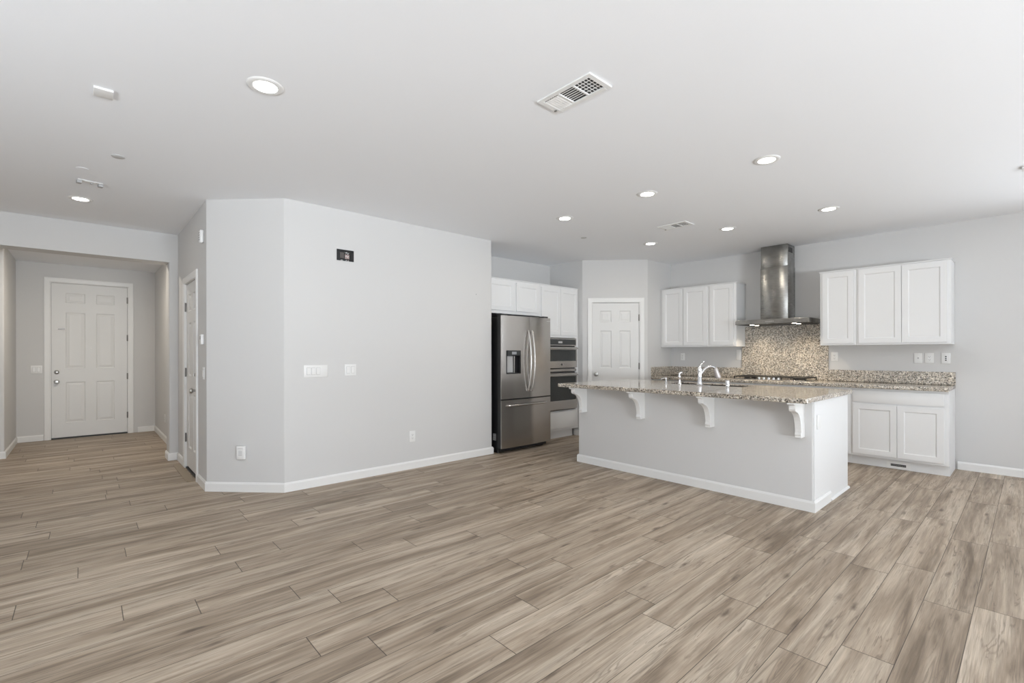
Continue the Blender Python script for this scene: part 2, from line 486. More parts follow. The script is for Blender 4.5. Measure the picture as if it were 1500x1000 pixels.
# baseboards: a moulded strip that follows the wall, mitred at corners
def baseboard(name, path, parent=None, h=0.088, t=0.014, side=1, world=False):
    prof = [(0, 0), (t, 0), (t, h - 0.016), (t - 0.004, h - 0.008), (t * 0.45, h), (0, h)]
    pts = [Vector(p) for p in path]; b_ = NB(); rings = []
    for i, p in enumerate(pts):
        ds = []
        if i > 0: ds.append((p - pts[i - 1]).normalized())
        if i < len(pts) - 1: ds.append((pts[i + 1] - p).normalized())
        ns = [Vector((d.y, -d.x)) * side for d in ds]
        n = ns[0] if len(ns) == 1 else (ns[0] + ns[1]) / (1 + ns[0].dot(ns[1]))
        rings.append([b_.verts.new((p.x + n.x * a, p.y + n.y * a, z)) for a, z in prof])
    k = len(prof)
    for A, B_ in zip(rings, rings[1:]):
        for i in range(k): b_.faces.new((A[i], A[(i + 1) % k], B_[(i + 1) % k], B_[i]))
    b_.faces.new(rings[0]); b_.faces.new(rings[-1][::-1])
    if parent is not None: return link(name, b_, 'trim', parent, world=world)
    return struct(name, b_, 'trim')
baseboard('baseboard_center', [(0.855, 5.625), (0.855, 5.23), (1.385, 4.69), (3.90, 4.69), (3.90, 4.72)])
baseboard('baseboard_hall', [(0.66, 9.93), (0.89, 9.93), (0.89, 7.28), (0.765, 7.28), (0.765, 7.03), (0.855, 7.03), (0.855, 6.56)])
baseboard('baseboard_entry', [(-3.1, 8.55), (-0.73, 8.55), (-0.73, 9.93), (-0.45, 9.93)])
baseboard('baseboard_back', [(BX, 0.57), (BX, -1.2)])
baseboard('baseboard_pantry', [(5.765, 4.90), P0, dg(0.075)])

# ------------------------------------------------------------------ panelled fronts
def panel_front(bm, x0, x1, z0, z1, yf, thick, xr, zr, rings):
    """slab whose front is at y = yf (towards -y); xr x zr: ranges of the panels; rings (inset, depth)."""
    xs = [x0]; zs = [z0]
    for a, b in xr: xs += [a, b]
    for a, b in zr: zs += [a, b]
    xs.append(x1); zs.append(z1)
    cache = {}
    def V(x, y, z):
        k = (round(x, 5), round(y, 5), round(z, 5))
        if k not in cache: cache[k] = bm.verts.new((x, y, z))
        return cache[k]
    for i in range(len(xs) - 1):
        for j in range(len(zs) - 1):
            a, b, c, d = xs[i], xs[i + 1], zs[j], zs[j + 1]
            if i % 2 == 1 and j % 2 == 1:
                prev = None
                for ins, dep in rings:
                    r = [V(a + ins, yf + dep, c + ins), V(b - ins, yf + dep, c + ins), V(b - ins, yf + dep, d - ins), V(a + ins, yf + dep, d - ins)]
                    if prev:
                        for k in range(4): bm.faces.new((prev[k], prev[(k + 1) % 4], r[(k + 1) % 4], r[k]))
                    prev = r
                bm.faces.new(prev)
            else:
                bm.faces.new((V(a, yf, c), V(b, yf, c), V(b, yf, d), V(a, yf, d)))
    yb = yf + thick
    # edges and back
    for i in range(len(xs) - 1):
        bm.faces.new((V(xs[i], yf, z0), V(xs[i + 1], yf, z0), V(xs[i + 1], yb, z0), V(xs[i], yb, z0)))
        bm.faces.new((V(xs[i], yf, z1), V(xs[i + 1], yf, z1), V(xs[i + 1], yb, z1), V(xs[i], yb, z1)))
    for j in range(len(zs) - 1):
        bm.faces.new((V(x0, yf, zs[j]), V(x0, yf, zs[j + 1]), V(x0, yb, zs[j + 1]), V(x0, yb, zs[j])))
        bm.faces.new((V(x1, yf, zs[j]), V(x1, yf, zs[j + 1]), V(x1, yb, zs[j + 1]), V(x1, yb, zs[j])))
    loop = [V(x, yb, z0) for x in xs] + [V(x1, yb, z) for z in zs[1:]] + [V(x, yb, z1) for x in xs[::-1][1:]] + [V(x0, yb, z) for z in zs[::-1][1:-1]]
    bm.faces.new(loop)
RAISED = [(0, 0), (0.012, 0.010), (0.018, 0.010), (0.046, 0.003)]
SHAKER = [(0, 0), (0.010, 0.009)]

def casing(root, x0, x1, z1, w=0.07, t=0.018):
    """moulded casing around an opening from x0 to x1, floor to z1 (outer edge at +w)."""
    cb = NB()
    prof = [(0.0, 0.0), (0.0, t * 0.55), (0.010, t * 0.8), (w * 0.55, t), (w - 0.008, t), (w, t * 0.7), (w, 0.0)]
    def ring(cx, cz, dx, dz): return [cb.verts.new((cx + dx * a, -d - 0.0005, cz + dz * a)) for a, d in prof]
    R = [ring(x0, 0, -1, 0), ring(x0, z1, -1, 1), ring(x1, z1, 1, 1), ring(x1, 0, 1, 0)]
    k = len(prof)
    for A, B_ in zip(R, R[1:]):
        for i in range(k): cb.faces.new((A[i], A[(i + 1) % k], B_[(i + 1) % k], B_[i]))
    cb.faces.new(R[0]); cb.faces.new(R[-1][::-1])
    link('casing', cb, 'trim', root)

def knob(parent, x, z, yf=0.0, name='knob', m='nickel', s=1.0):
    b_ = NB(); lathe(b_, [(0, 0), (0.032, 0), (0.032, 0.004), (0.026, 0.008), (0.012, 0.010), (0.011, 0.03), (0.018, 0.036), (0.027, 0.046), (0.028, 0.056), (0.022, 0.066), (0, 0.070)], (x, yf, z), 'y', 24, -1)
    bmesh.ops.scale(b_, vec=(s, s, s), space=Matrix.Translation((-x, -yf, -z)), verts=b_.verts)
    return link(name, b_, m, parent, smooth=40)

def bolt(parent, x, z, yf=0.0):
    b_ = NB(); lathe(b_, [(0, 0), (0.031, 0), (0.031, 0.006), (0.026, 0.014), (0.018, 0.018), (0, 0.018)], (x, yf, z), 'y', 24, -1)
    box(b_, x - 0.004, x + 0.004, yf - 0.034, yf - 0.016, z - 0.014, z + 0.014, 0.002)
    return link('deadbolt', b_, 'nickel', parent, smooth=40)

def hinge(parent, x, z, yf):
    b_ = NB(); box(b_, x - 0.010, x + 0.010, yf - 0.003, yf + 0.002, z - 0.048, z + 0.048, 0.001)
    cyl(b_, (x, yf - 0.006, z - 0.05), (x, yf - 0.006, z + 0.05), 0.0065, seg=12)
    return link('hinge', b_, 'hinge', parent, smooth=40)

def door(name, loc, rz, w, z1, knob_left=True, xr=None, zr=None, gap=0.01, leafmat='door', recess=0.012):
    """local x from 0 (left edge of leaf) to w; front at y = recess."""
    r = struct_root(name, loc, rz)
    jb = NB()
    box(jb, -0.016, -0.0035, -0.0005, 0.11, 0, z1 + 0.014); box(jb, w + 0.0035, w + 0.016, -0.0005, 0.11, 0, z1 + 0.014)
    box(jb, -0.0035, w + 0.0035, -0.0005, 0.11, z1 + 0.0035, z1 + 0.014)
    link('jamb', jb, 'trim', r)
    sb = NB(); box(sb, -0.003, w + 0.003, recess + 0.040, recess + 0.052, 0.0, z1 + 0.003); link('gap_shade', sb, 'slot', r)  # dark sheet behind the leaf, its colour stands in for shade in the gap
    lb = NB(); panel_front(lb, 0, w, gap, z1, recess, 0.038, xr, zr, RAISED)
    leaf = link('leaf', lb, leafmat, r)
    casing(r, -0.010, w + 0.010, z1 + 0.008)
    return r, leaf

# entry door (world x from -0.362 to 0.526)
W = 0.888
d1, leaf1 = door('door_1', (-0.362, 9.93, 0), 0, W, 2.368, xr=[(0.156, 0.381), (0.507, 0.731)], zr=[(0.24, 0.862), (1.067, 1.926), (2.072, 2.225)], gap=0.022)
knob(leaf1, 0.057, 0.871, 0.012); bolt(leaf1, 0.057, 1.016, 0.012)
b_ = NB(); box(b_, 0.072, 0.150, 0.004, 0.0118, 1.662, 1.678, 0.001); link('door_plate', b_, 'hinge', leaf1)
b_ = NB(); lathe(b_, [(0, 0), (0.013, 0), (0.013, 0.004), (0.009, 0.006), (0, 0.006)], (0.444, 0.0118, 1.38), 'y', 20, -1); link('peephole', b_, 'plastic', leaf1, smooth=40)
b_ = NB(); lathe(b_, [(0, 0), (0.008, 0), (0.008, 0.05), (0, 0.05)], (0.030, 0.0118, 0.055), 'y', 12, -1); link('door_bumper', b_, 'plastic', leaf1, smooth=40)
for z in (2.16, 1.55, 0.93, 0.30): hinge(d1, W + 0.003, z, 0.006)
b_ = NB(); box(b_, -0.003, W + 0.003, -0.002, 0.11, 0.0, 0.012); link('threshold', b_, 'dark', d1)

# side door in the wall x = 0.855 (local x runs towards -Y)
W2 = 0.715
d2, leaf2 = door('door_2', (0.855, 6.455, 0), R90, W2, 2.070, xr=[(0.118, 0.297), (0.418, 0.597)], zr=[(0.25, 0.85), (1.05, 1.635), (1.765, 1.950)], gap=0.030)
knob(leaf2, W2 - 0.065, 0.913, 0.012); bolt(leaf2, W2 - 0.065, 1.075, 0.012)
for z in (1.818, 1.083, 0.347): hinge(d2, -0.003, z, 0.006)
b_ = NB(); box(b_, -0.003, W2 + 0.003, 0.0, 0.11, 0.0, 0.016); link('threshold', b_, 'dark', d2)
# pantry door on the diagonal
W3 = 0.715
pr = dg(0.157)
d3, leaf3 = door('door_3', (pr[0], pr[1], 0), R45, W3, 2.070, xr=[(0.116, 0.295), (0.411, 0.589)], zr=[(0.25, 0.86), (1.058, 1.642), (1.769, 1.950)], gap=0.012)
knob(leaf3, 0.052, 0.962, 0.012)
for z in (1.841, 1.09, 0.30): hinge(d3, W3 + 0.003, z, 0.006)

b_ = NB(); prism(b_, [(0.765, 5.72), (0.838, 5.72), (0.838, 6.70), (0.765, 6.70)], 0.0, 0.006, {0: 0.03, 3: 0.03})
tag(link('floor_mat', b_, 'threshold', world=True), 'narrow beige threshold strip on the floor before the side door', 'threshold strip')

# ------------------------------------------------------------------ cabinets
def cab_door(parent, x0, x1, z0, z1, yf=-0.019, fw=0.056):
    b_ = NB(); panel_front(b_, x0, x1, z0, z1, yf, 0.0185, [(x0 + fw, x1 - fw)], [(z0 + fw, z1 - fw)], SHAKER)
    o = link('door', b_, 'cabinet', parent)
    md = o.modifiers.new('bevel', 'BEVEL'); md.width = 0.0018; md.segments = 2; md.limit_method = 'ANGLE'; md.angle_limit = radians(60)
    return o
def drawer_front(parent, x0, x1, z0, z1, yf=-0.019):
    b_ = NB(); box(b_, x0, x1, yf, -0.0005, z0, z1, 0.004, 2)
    return link('drawer_front', b_, 'cabinet', parent, smooth=35)

def base_cabinet(label, Yl, Yr, drawers, doors, toe_side=True):
    """back-run base unit from world Y = Yl (left) to Yr (right)."""
    r = thing('base_cabinet', label, 'cabinet', (6.615, Yl, 0), R90, 'white base cabinets along the back wall')
    w = Yl - Yr - 0.001; b_ = NB()
    box(b_, 0, w, 0, BX - 6.615 - 0.002, 0.112, 0.889, 0.0015)
    link('carcass', b_, 'cabinet', r)
    b_ = NB(); box(b_, 0, w, 0.072, 0.084, 0, 0.1115); box(b_, w - 0.016, w, 0.0842, BX - 6.615 - 0.02, 0, 0.1115)
    link('toe_kick', b_, 'cabinet', r)
    for a, b, z0, z1 in drawers: drawer_front(r, Yl - a, Yl - b, z0, z1)
    for a, b, z0, z1 in doors: cab_door(r, Yl - a, Yl - b, z0, z1)
    return r
bc = base_cabinet('white base cabinet at the right end of the counter, wide drawer over two doors', 1.428, 0.588,
             [(1.411, 0.626, 0.727, 0.862)], [(1.411, 1.0105, 0.137, 0.708), (1.0065, 0.626, 0.137, 0.708)])
base_cabinet('narrow white base cabinet beside the end unit, mostly hidden by the island end', 1.880, 1.4285,
             [(1.863, 1.462, 0.727, 0.862)], [(1.863, 1.462, 0.137, 0.708)])
base_cabinet('white base cabinet under the gas cooktop, seen as a strip above the island', 2.800, 1.8805,
             [(2.78, 1.90, 0.727, 0.862)], [(2.78, 2.342, 0.137, 0.708), (2.338, 1.90, 0.137, 0.708)])
base_cabinet('white base cabinet just left of the cooktop, seen as a strip behind the faucet', 3.400, 2.8005,
             [(3.38, 2.82, 0.727, 0.862)], [(3.38, 3.102, 0.137, 0.708), (3.098, 2.82, 0.137, 0.708)])
base_cabinet('white base cabinet in the corner by the pantry, a strip behind the island', 4.010, 3.4005,
             [(3.99, 3.42, 0.727, 0.862)], [(3.99, 3.707, 0.137, 0.708), (3.703, 3.42, 0.137, 0.708)])
# quarter-round shoe in front of the end unit's toe kick, and the heating register in it
rg = thing('toe_kick_register', 'white heating register with a dark slot in the end cabinet toe kick', 'register', (6.686, 1.113, 0.0), R90)
b_ = NB(); box(b_, 0.0, 0.036, -0.006, 0, 0.004, 0.086); box(b_, 0.170, 0.206, -0.006, 0, 0.004, 0.086)
box(b_, 0.036, 0.170, -0.006, 0, 0.004, 0.030); box(b_, 0.036, 0.170, -0.006, 0, 0.056, 0.086); link('frame', b_, 'trim', rg)
b_ = NB(); box(b_, 0.036, 0.170, -0.003, -0.0005, 0.030, 0.056); link('slot', b_, 'vent_dark', rg)
b_ = NB(); box(b_, 0.04, 0.166, -0.0055, -0.0032, 0.041, 0.045); link('damper', b_, 'nickel', rg)

def upper_cabinet(label, Yl, Yr, doors):
    r = thing('upper_cabinet', label, 'cabinet', (6.857, Yl, 1.383), R90, 'white wall cabinets beside the range hood')
    w = Yl - Yr - 0.001; D = BX - 6.857 - 0.001
    b_ = NB(); box(b_, 0, w, 0, D, 0, 0.905, 0.0015); link('carcass', b_, 'cabinet', r)
    b_ = NB(); box(b_, 0 if Yl not in (1.803,) else -0.008, w + (0.008 if Yr in (0.592, 2.832) else 0), -0.012, D, 0.9055, 0.917, 0.003)
    link('crown', b_, 'cabinet', r)
    for a, b in doors: cab_door(r, Yl - a, Yl - b, 0.022, 0.893)
    return r
upper_cabinet('white two-door wall cabinet right of the range hood, at the end of the back wall', 1.428, 0.592, [(1.405, 1.0065), (1.0025, 0.622)])
upper_cabinet('white single-door wall cabinet touching the right side of the range hood', 1.803, 1.4285, [(1.775, 1.452)])
upper_cabinet('white single-door wall cabinet touching the left side of the range hood', 3.236, 2.832, [(3.208, 2.868)])
upper_cabinet('white two-door wall cabinet in the corner next to the pantry door wall', 4.012, 3.2365, [(3.975, 3.636), (3.620, 3.256)])

# cabinet over the refrigerator
r = thing('refrigerator_cabinet', 'white two-door cabinet over the stainless refrigerator', 'cabinet', (3.903, 4.816, 1.828), 0)
b_ = NB(); box(b_, 0, 1.004, 0, 0.60, 0, 0.462, 0.0015); link('carcass', b_, 'cabinet', r)
b_ = NB(); box(b_, 0, 1.004, -0.012, 0.60, 0.4625, 0.475, 0.003); link('crown', b_, 'cabinet', r)
cab_door(r, 0.030, 0.486, 0.042, 0.440); cab_door(r, 0.533, 0.972, 0.042, 0.440)
# tall cabinet that holds the ovens
r = thing('oven_cabinet', 'tall white cabinet holding the wall ovens, two doors above and a drawer below', 'cabinet', (4.909, 4.816, 0), 0)
w = 0.851; b_ = NB()
box(b_, 0, w, 0, 0.60, 1.525, 2.290, 0.0015); box(b_, 0, w, 0, 0.60, 0.125, 0.425, 0.0015)
box(b_, 0, 0.062, 0, 0.60, 0.4255, 1.5245); box(b_, 0.788, w, 0, 0.60, 0.4255, 1.5245)
link('carcass', b_, 'cabinet', r)
b_ = NB(); box(b_, 0, w, -0.012, 0.60, 2.2905, 2.303, 0.003); link('crown', b_, 'cabinet', r)
b_ = NB(); box(b_, 0, w - 0.055, 0.075, 0.09, 0, 0.1245); box(b_, 0, w - 0.055, 0.066, 0.075, 0, 0.018); link('toe_kick', b_, 'cabinet', r)
cab_door(r, 0.018, 0.427, 1.562, 2.262); cab_door(r, 0.432, 0.826, 1.562, 2.262)
drawer_front(r, 0.026, 0.822, 0.160, 0.408)

# ------------------------------------------------------------------ wall oven + microwave
o_ = thing('wall_oven', 'stainless built-in microwave over oven with dark glass doors, half behind the refrigerator', 'oven', (4.973, 4.80, 0.43), 0)
w = 0.716
b_ = NB(); box(b_, 0.004, w - 0.006, 0.017, 0.5, 0.003, 1.085); link('body', b_, 'dark', o_)
b_ = NB(); box(b_, 0, w, -0.012, 0.0155, 0.975, 1.085, 0.003); box(b_, 0, w, -0.010, 0.0155, 0.585, 0.622, 0.002); link('trim', b_, 'steel', o_)
b_ = NB(); box(b_, 0.02, w - 0.02, -0.0135, -0.0122, 0.988, 1.072, 0.0005); pnl = link('control_panel', b_, 'glassblack', o_)
b_ = NB()
for k in range(7): pass
box(b_, 0.30, 0.39, -0.0142, -0.0137, 1.012, 1.040)
link('display', b_, 'greyslot', pnl)
def oven_door(z0, z1, g0, g1, hz, nm):
    b_ = NB()
    box(b_, 0, w, -0.028, 0.0155, z0, g0, 0.003); box(b_, 0, w, -0.028, 0.0155, g1, z1, 0.003)
    box(b_, 0, 0.028, -0.028, 0.0155, g0, g1); box(b_, w - 0.028, w, -0.028, 0.0155, g0, g1)
    d = link(nm, b_, 'steel', o_)
    b_ = NB(); box(b_, 0.0285, w - 0.0285, -0.026, 0.010, g0 + 0.0005, g1 - 0.0005); link('window', b_, 'glassblack', d)
    b_ = NB(); tube(b_, [(0.03, -0.062, hz), (w / 2, -0.066, hz), (w - 0.03, -0.062, hz)], 0.012, 14)
    for x in (0.055, w - 0.055): cyl(b_, (x, -0.062, hz), (x, -0.027, hz), 0.009, seg=12)
    link('handle', b_, 'steel', d, smooth=40)
    return d
dm = oven_door(0.640, 0.955, 0.742, 0.912, 0.935, 'microwave_door')
b_ = NB(); lathe(b_, [(0, 0), (0.016, 0), (0.016, 0.0015), (0, 0.0015)], (w / 2, -0.0281, 0.690), 'y', 24, -1); link('badge', b_, 'dark', dm)
oven_door(0.012, 0.560, 0.150, 0.512, 0.534, 'oven_door')

# ------------------------------------------------------------------ refrigerator
f_ = thing('refrigerator', 'stainless french-door refrigerator with water dispenser and bottom freezer', 'refrigerator', (4.402, 4.562, 0), 0)
HW = 0.456
def arc_y(x, bow=0.020): return -bow * (1 - (x / HW) ** 2)
def arc_slab(bm, x0, x1, z0, z1, yb=0.010, n=14):
    fr = [(x0 + (x1 - x0) * k / n) for k in range(n + 1)]
    prism(bm, [(x, arc_y(x)) for x in fr] + [(x1, yb), (x0, yb)], z0, z1)
b_ = NB(); box(b_, -HW + 0.004, HW - 0.004, 0.075, 0.80, 0.045, 1.762, 0.004); link('body', b_, 'black', f_)
SPL = 0.032
DX0, DX1, DZ0, DZ1 = -0.375, -0.130, 1.023, 1.329
b_ = NB()
arc_slab(b_, -HW, DX0, 0.703, 1.779); arc_slab(b_, DX1, SPL - 0.002, 0.703, 1.779)
arc_slab(b_, DX0, DX1, 0.703, DZ0, n=8); arc_slab(b_, DX0, DX1, DZ1, 1.779, n=8)
dl = link('left_door', b_, 'steel', f_, smooth=30)
b_ = NB(); arc_slab(b_, SPL + 0.002, HW, 0.703, 1.779); dr = link('right_door', b_, 'steel', f_, smooth=30)
b_ = NB(); arc_slab(b_, -HW, HW, 0.070, 0.685, n=24); dz = link('freezer_drawer', b_, 'steel', f_, smooth=30)
b_ = NB()   # dark door liners and side edges
box(b_, -HW + 0.002, HW - 0.002, 0.0605, 0.074, 0.070, 1.774)
box(b_, -HW + 0.001, DX0 - 0.0005, 0.0105, 0.060, 0.070, 1.777); box(b_, DX1 + 0.0005, HW - 0.001, 0.0105, 0.060, 0.070, 1.777)
box(b_, DX0 - 0.0005, DX1 + 0.0005, 0.0105, 0.060, 0.070, DZ0 - 0.0005); box(b_, DX0 - 0.0005, DX1 + 0.0005, 0.0105, 0.060, DZ1 + 0.0005, 1.777)
link('door_gasket', b_, 'black', f_)
b_ = NB(); box(b_, -HW + 0.03, HW - 0.03, 0.06, 0.074, 0.02, 0.069); box(b_, -HW + 0.02, HW - 0.02, 0.14, 0.70, 0.004, 0.0445)
for x in (-HW + 0.05, HW - 0.05): cyl(b_, (x, 0.125, 0.0), (x, 0.125, 0.0695), 0.022, seg=16)
link('base_grille', b_, 'black', f_)
for x in (-HW + 0.07, HW - 0.07):
    b_ = NB(); box(b_, x - 0.045, x + 0.045, 0.02, 0.12, 1.7795, 1.803, 0.003); link('hinge_cover', b_, 'dark', f_)
b_ = NB(); yd = -0.012     # dispenser: cavity walls, control panel, paddle, tray
box(b_, DX0 + 0.001, DX1 - 0.001, 0.040, 0.055, DZ0 + 0.001, DZ1 - 0.001)
box(b_, DX0 + 0.001, DX0 + 0.010, yd, 0.0398, DZ0 + 0.001, DZ1 - 0.001); box(b_, DX1 - 0.010, DX1 - 0.001, yd, 0.0398, DZ0 + 0.001, DZ1 - 0.001)
box(b_, DX0 + 0.0102, DX1 - 0.0102, yd, 0.0398, DZ0 + 0.001, DZ0 + 0.012)
dp = link('dispenser', b_, 'black', dl)
b_ = NB(); box(b_, DX0 + 0.0102, DX1 - 0.0102, yd - 0.010, 0.0398, 1.262, DZ1 - 0.001, 0.002); link('dispenser_panel', b_, 'glassblack', dl)
b_ = NB(); box(b_, DX0 + 0.085, DX0 + 0.165, yd - 0.0115, yd - 0.0102, 1.277, 1.312); link('dispenser_display', b_, 'screen', dl)
b_ = NB(); box(b_, DX0 + 0.020, DX0 + 0.140, 0.020, 0.0398, 1.040, 1.255, 0.003); link('dispenser_paddle', b_, 'greyslot', dl)
b_ = NB(); box(b_, DX0 + 0.150, DX0 + 0.165, 0.010, 0.0398, 1.030, 1.255, 0.003); link('dispenser_rail', b_, 'nickel', dl)
def bar_handle(parent, pts, posts, r=0.011, nm='handle'):
    b_ = NB(); tube(b_, smooth_path(pts, 8), r, 14)
    for a, b in posts: cyl(b_, a, b, 0.010, seg=12)
    return link(nm, b_, 'steel', parent, smooth=40)
for sx, pr_ in ((-0.034, dl), (0.034, dr)):
    x = SPL + sx
    bar_handle(pr_, [(x, -0.030, 0.786), (x, -0.052, 0.86), (x, -0.078, 1.03), (x, -0.086, 1.19), (x, -0.078, 1.35), (x, -0.052, 1.52), (x, -0.030, 1.598)],
               [((x, -0.034, 0.80), (x, -0.018, 0.80)), ((x, -0.034, 1.584), (x, -0.018, 1.584))], 0.0125)
bar_handle(dz, [(-0.365, -0.016, 0.617), (-0.32, -0.042, 0.617), (-0.18, -0.066, 0.617), (0, -0.074, 0.617), (0.18, -0.066, 0.617), (0.32, -0.042, 0.617), (0.365, -0.016, 0.617)],
           [((-0.358, -0.020, 0.617), (-0.358, -0.004, 0.617)), ((0.358, -0.020, 0.617), (0.358, -0.004, 0.617))], 0.0125)
# small raised maker's mark at the top of the right door
b_ = NB()
for k in range(7): box(b_, 0.378 + k * 0.009, 0.391 + k * 0.009, arc_y(0.41) - 0.0022, arc_y(0.41) + 0.0, 1.732, 1.739)
link('badge', b_, 'plastic', dr)
b_ = NB()
for k in range(6): box(b_, -HW + 0.0026, -HW + 0.0038, 0.112, 0.170, 0.165 + k * 0.0150, 0.174 + k * 0.0150)
link('side_vent_label', b_, 'grille', f_)

# ------------------------------------------------------------------ stone tops
b_ = NB(); box(b_, 6.555, BX - 0.001, 0.584, P1[1] - 0.002, 0.8895, 0.930, 0.010, 3)
tag(link('countertop', b_, 'granite', smooth=30, world=True), 'speckled granite countertop along the back wall under the wall cabinets', 'countertop')
b_ = NB(); box(b_, BX - 0.022, BX - 0.001, 1.792, 2.878, 0.9305, 1.3825); box(b_, BX - 0.022, BX - 0.001, 1.804, 2.831, 1.3825, 1.668)
tag(link('backsplash', b_, 'splash', world=True), 'tall speckled granite backsplash panel under the range hood', 'backsplash')
b_ = NB(); box(b_, BX - 0.022, BX - 0.001, 0.584, 1.7915, 0.9305, 1.073, 0.002)
tag(link('backsplash', b_, 'splash', world=True), 'low granite backsplash strip right of the cooktop below the row of outlets', 'backsplash')
b_ = NB(); box(b_, BX - 0.022, BX - 0.001, 2.8785, P1[1] - 0.002, 0.9305, 1.073, 0.002)
tag(link('backsplash', b_, 'splash', world=True), 'low granite backsplash strip left of the cooktop running to the pantry corner', 'backsplash')

b_ = NB(); box(b_, 6.562, BX - 0.0225, P1[1] - 0.022, P1[1] - 0.002, 0.9305, 1.073, 0.002)
tag(link('backsplash', b_, 'splash', world=True), 'short granite side splash on the pantry wall at the left end of the counter', 'backsplash')

# ------------------------------------------------------------------ cooktop
ck = thing('cooktop', 'stainless gas cooktop with black cast iron grates on the back counter', 'cooktop', (6.615, 2.805, 0.9305), R90)
b_ = NB(); box(b_, 0.0, 0.91, 0.03, 0.515, 0, 0.010, 0.004); link('tray', b_, 'steel', ck, smooth=35)
for k in range(3):
    b_ = NB(); x0 = 0.015 + k * 0.298; x1 = x0 + 0.284; y0, y1 = (0.05, 0.50) if k != 1 else (0.13, 0.50)
    for (a, b, c, d) in ((x0, x1, y0, y0 + 0.012), (x0, x1, y1 - 0.012, y1), (x0, x0 + 0.012, y0, y1), (x1 - 0.012, x1, y0, y1),
                         ((x0 + x1) / 2 - 0.006, (x0 + x1) / 2 + 0.006, y0, y1), (x0, x1, (y0 + y1) / 2 - 0.006, (y0 + y1) / 2 + 0.006),
                         (x0, x1, y0 * .75 + y1 * .25 - 0.005, y0 * .75 + y1 * .25 + 0.005), (x0, x1, y0 * .25 + y1 * .75 - 0.005, y0 * .25 + y1 * .75 + 0.005)):
        box(b_, a, b, c, d, 0.034, 0.046, 0.002, 1)
    for xx in (x0, x1 - 0.012):
        for yy in (y0, y1 - 0.012): box(b_, xx, xx + 0.012, yy, yy + 0.012, 0.0102, 0.0345)
    link('grate', b_, 'iron', ck)
for x, y, s in ((0.157, 0.15, 1), (0.157, 0.39, .8), (0.455, 0.31, 1.25), (0.753, 0.15, .8), (0.753, 0.39, 1)):
    b_ = NB(); lathe(b_, [(0, 0), (0.045 * s, 0), (0.045 * s, 0.010), (0.034 * s, 0.012), (0.034 * s, 0.020), (0, 0.022)], (x, y, 0.0102), 'z', 24); link('burner', b_, 'iron', ck, smooth=35)
for k in range(5):
    b_ = NB(); lathe(b_, [(0, 0), (0.019, 0), (0.017, 0.022), (0.013, 0.028), (0, 0.028)], (0.335 + k * 0.06, 0.085, 0.0102), 'z', 20)
    box(b_, 0.335 + k * 0.06 - 0.003, 0.335 + k * 0.06 + 0.003, 0.068, 0.102, 0.030, 0.042, 0.001, 1); link('knob', b_, 'chrome', ck, smooth=35)

# ------------------------------------------------------------------ range hood
hd = thing('range_hood', 'stainless chimney range hood on the back wall over the cooktop', 'range hood', (6.65, 2.762, 1.670), R90)
cw = 0.895; cd = BX - 6.65 - 0.002
b_ = NB()
# canopy: flat box rim with a shallow sloped roof to the chimney
box(b_, 0, cw, 0, cd, 0.004, 0.062, 0.002)
v = [b_.verts.new(p) for p in [(0.004, 0.004, 0.062), (cw - 0.004, 0.004, 0.062), (cw - 0.004, cd, 0.062), (0.004, cd, 0.062),
                               (0.225, 0.235, 0.080), (0.590, 0.235, 0.080), (0.590, cd, 0.080), (0.225, cd, 0.080)]]
for f in ((0, 1, 5, 4), (1, 2, 6, 5), (2, 3, 7, 6), (3, 0, 4, 7), (4, 5, 6, 7), (0, 3, 2, 1)): b_.faces.new([v[i] for i in f])
cn = link('canopy', b_, 'hoodsteel', hd)
b_ = NB(); box(b_, 0.03, cw - 0.03, 0.03, cd - 0.03, 0.000, 0.0038); flt = link('filter_panel', b_, 'dark', hd)
b_ = NB(); box(b_, 0.236, 0.580, 0.248, cd, 0.0802, 0.780, 0.003); link('chimney_lower', b_, 'hoodsteel', hd, smooth=35)
b_ = NB(); box(b_, 0.241, 0.575, 0.253, cd - 0.001, 0.7802, H - 1.670 - 0.001, 0.003)
cu = link('chimney_upper', b_, 'hoodsteel', hd, smooth=35)
b_ = NB()
for k in range(3): box(b_, 0.5752, 0.5765, 0.285 + k * 0.055, 0.322 + k * 0.055, 0.965, 1.030)
link('vent_slots', b_, 'vent_dark', cu)
b_ = NB()
for k in range(5): lathe(b_, [(0, 0), (0.007, 0), (0.006, 0.003), (0, 0.003)], (cw / 2 - 0.05 + k * 0.022, -0.0002, 0.034), 'y', 14, -1)
link('buttons', b_, 'chrome', cn, smooth=40)
for x, y in ((0.19, 0.08), (0.705, 0.08), (0.19, 0.25), (0.705, 0.25)):
    b_ = NB(); cyl(b_, (x, y, -0.0015), (x, y, -0.0002), 0.026, seg=20); link('hood_lamp', b_, 'hoodlamp', hd)
    l_ = bpy.data.lights.new('hood_light', 'AREA'); l_.shape = 'DISK'; l_.size = 0.05; l_.energy = 1.15; l_.color = (1.0, 0.84, 0.62); l_.spread = radians(118)
    lo = bpy.data.objects.new('hood_light', l_); C.objects.link(lo); lo.location = (6.65 + y, 2.762 - x, 1.666)

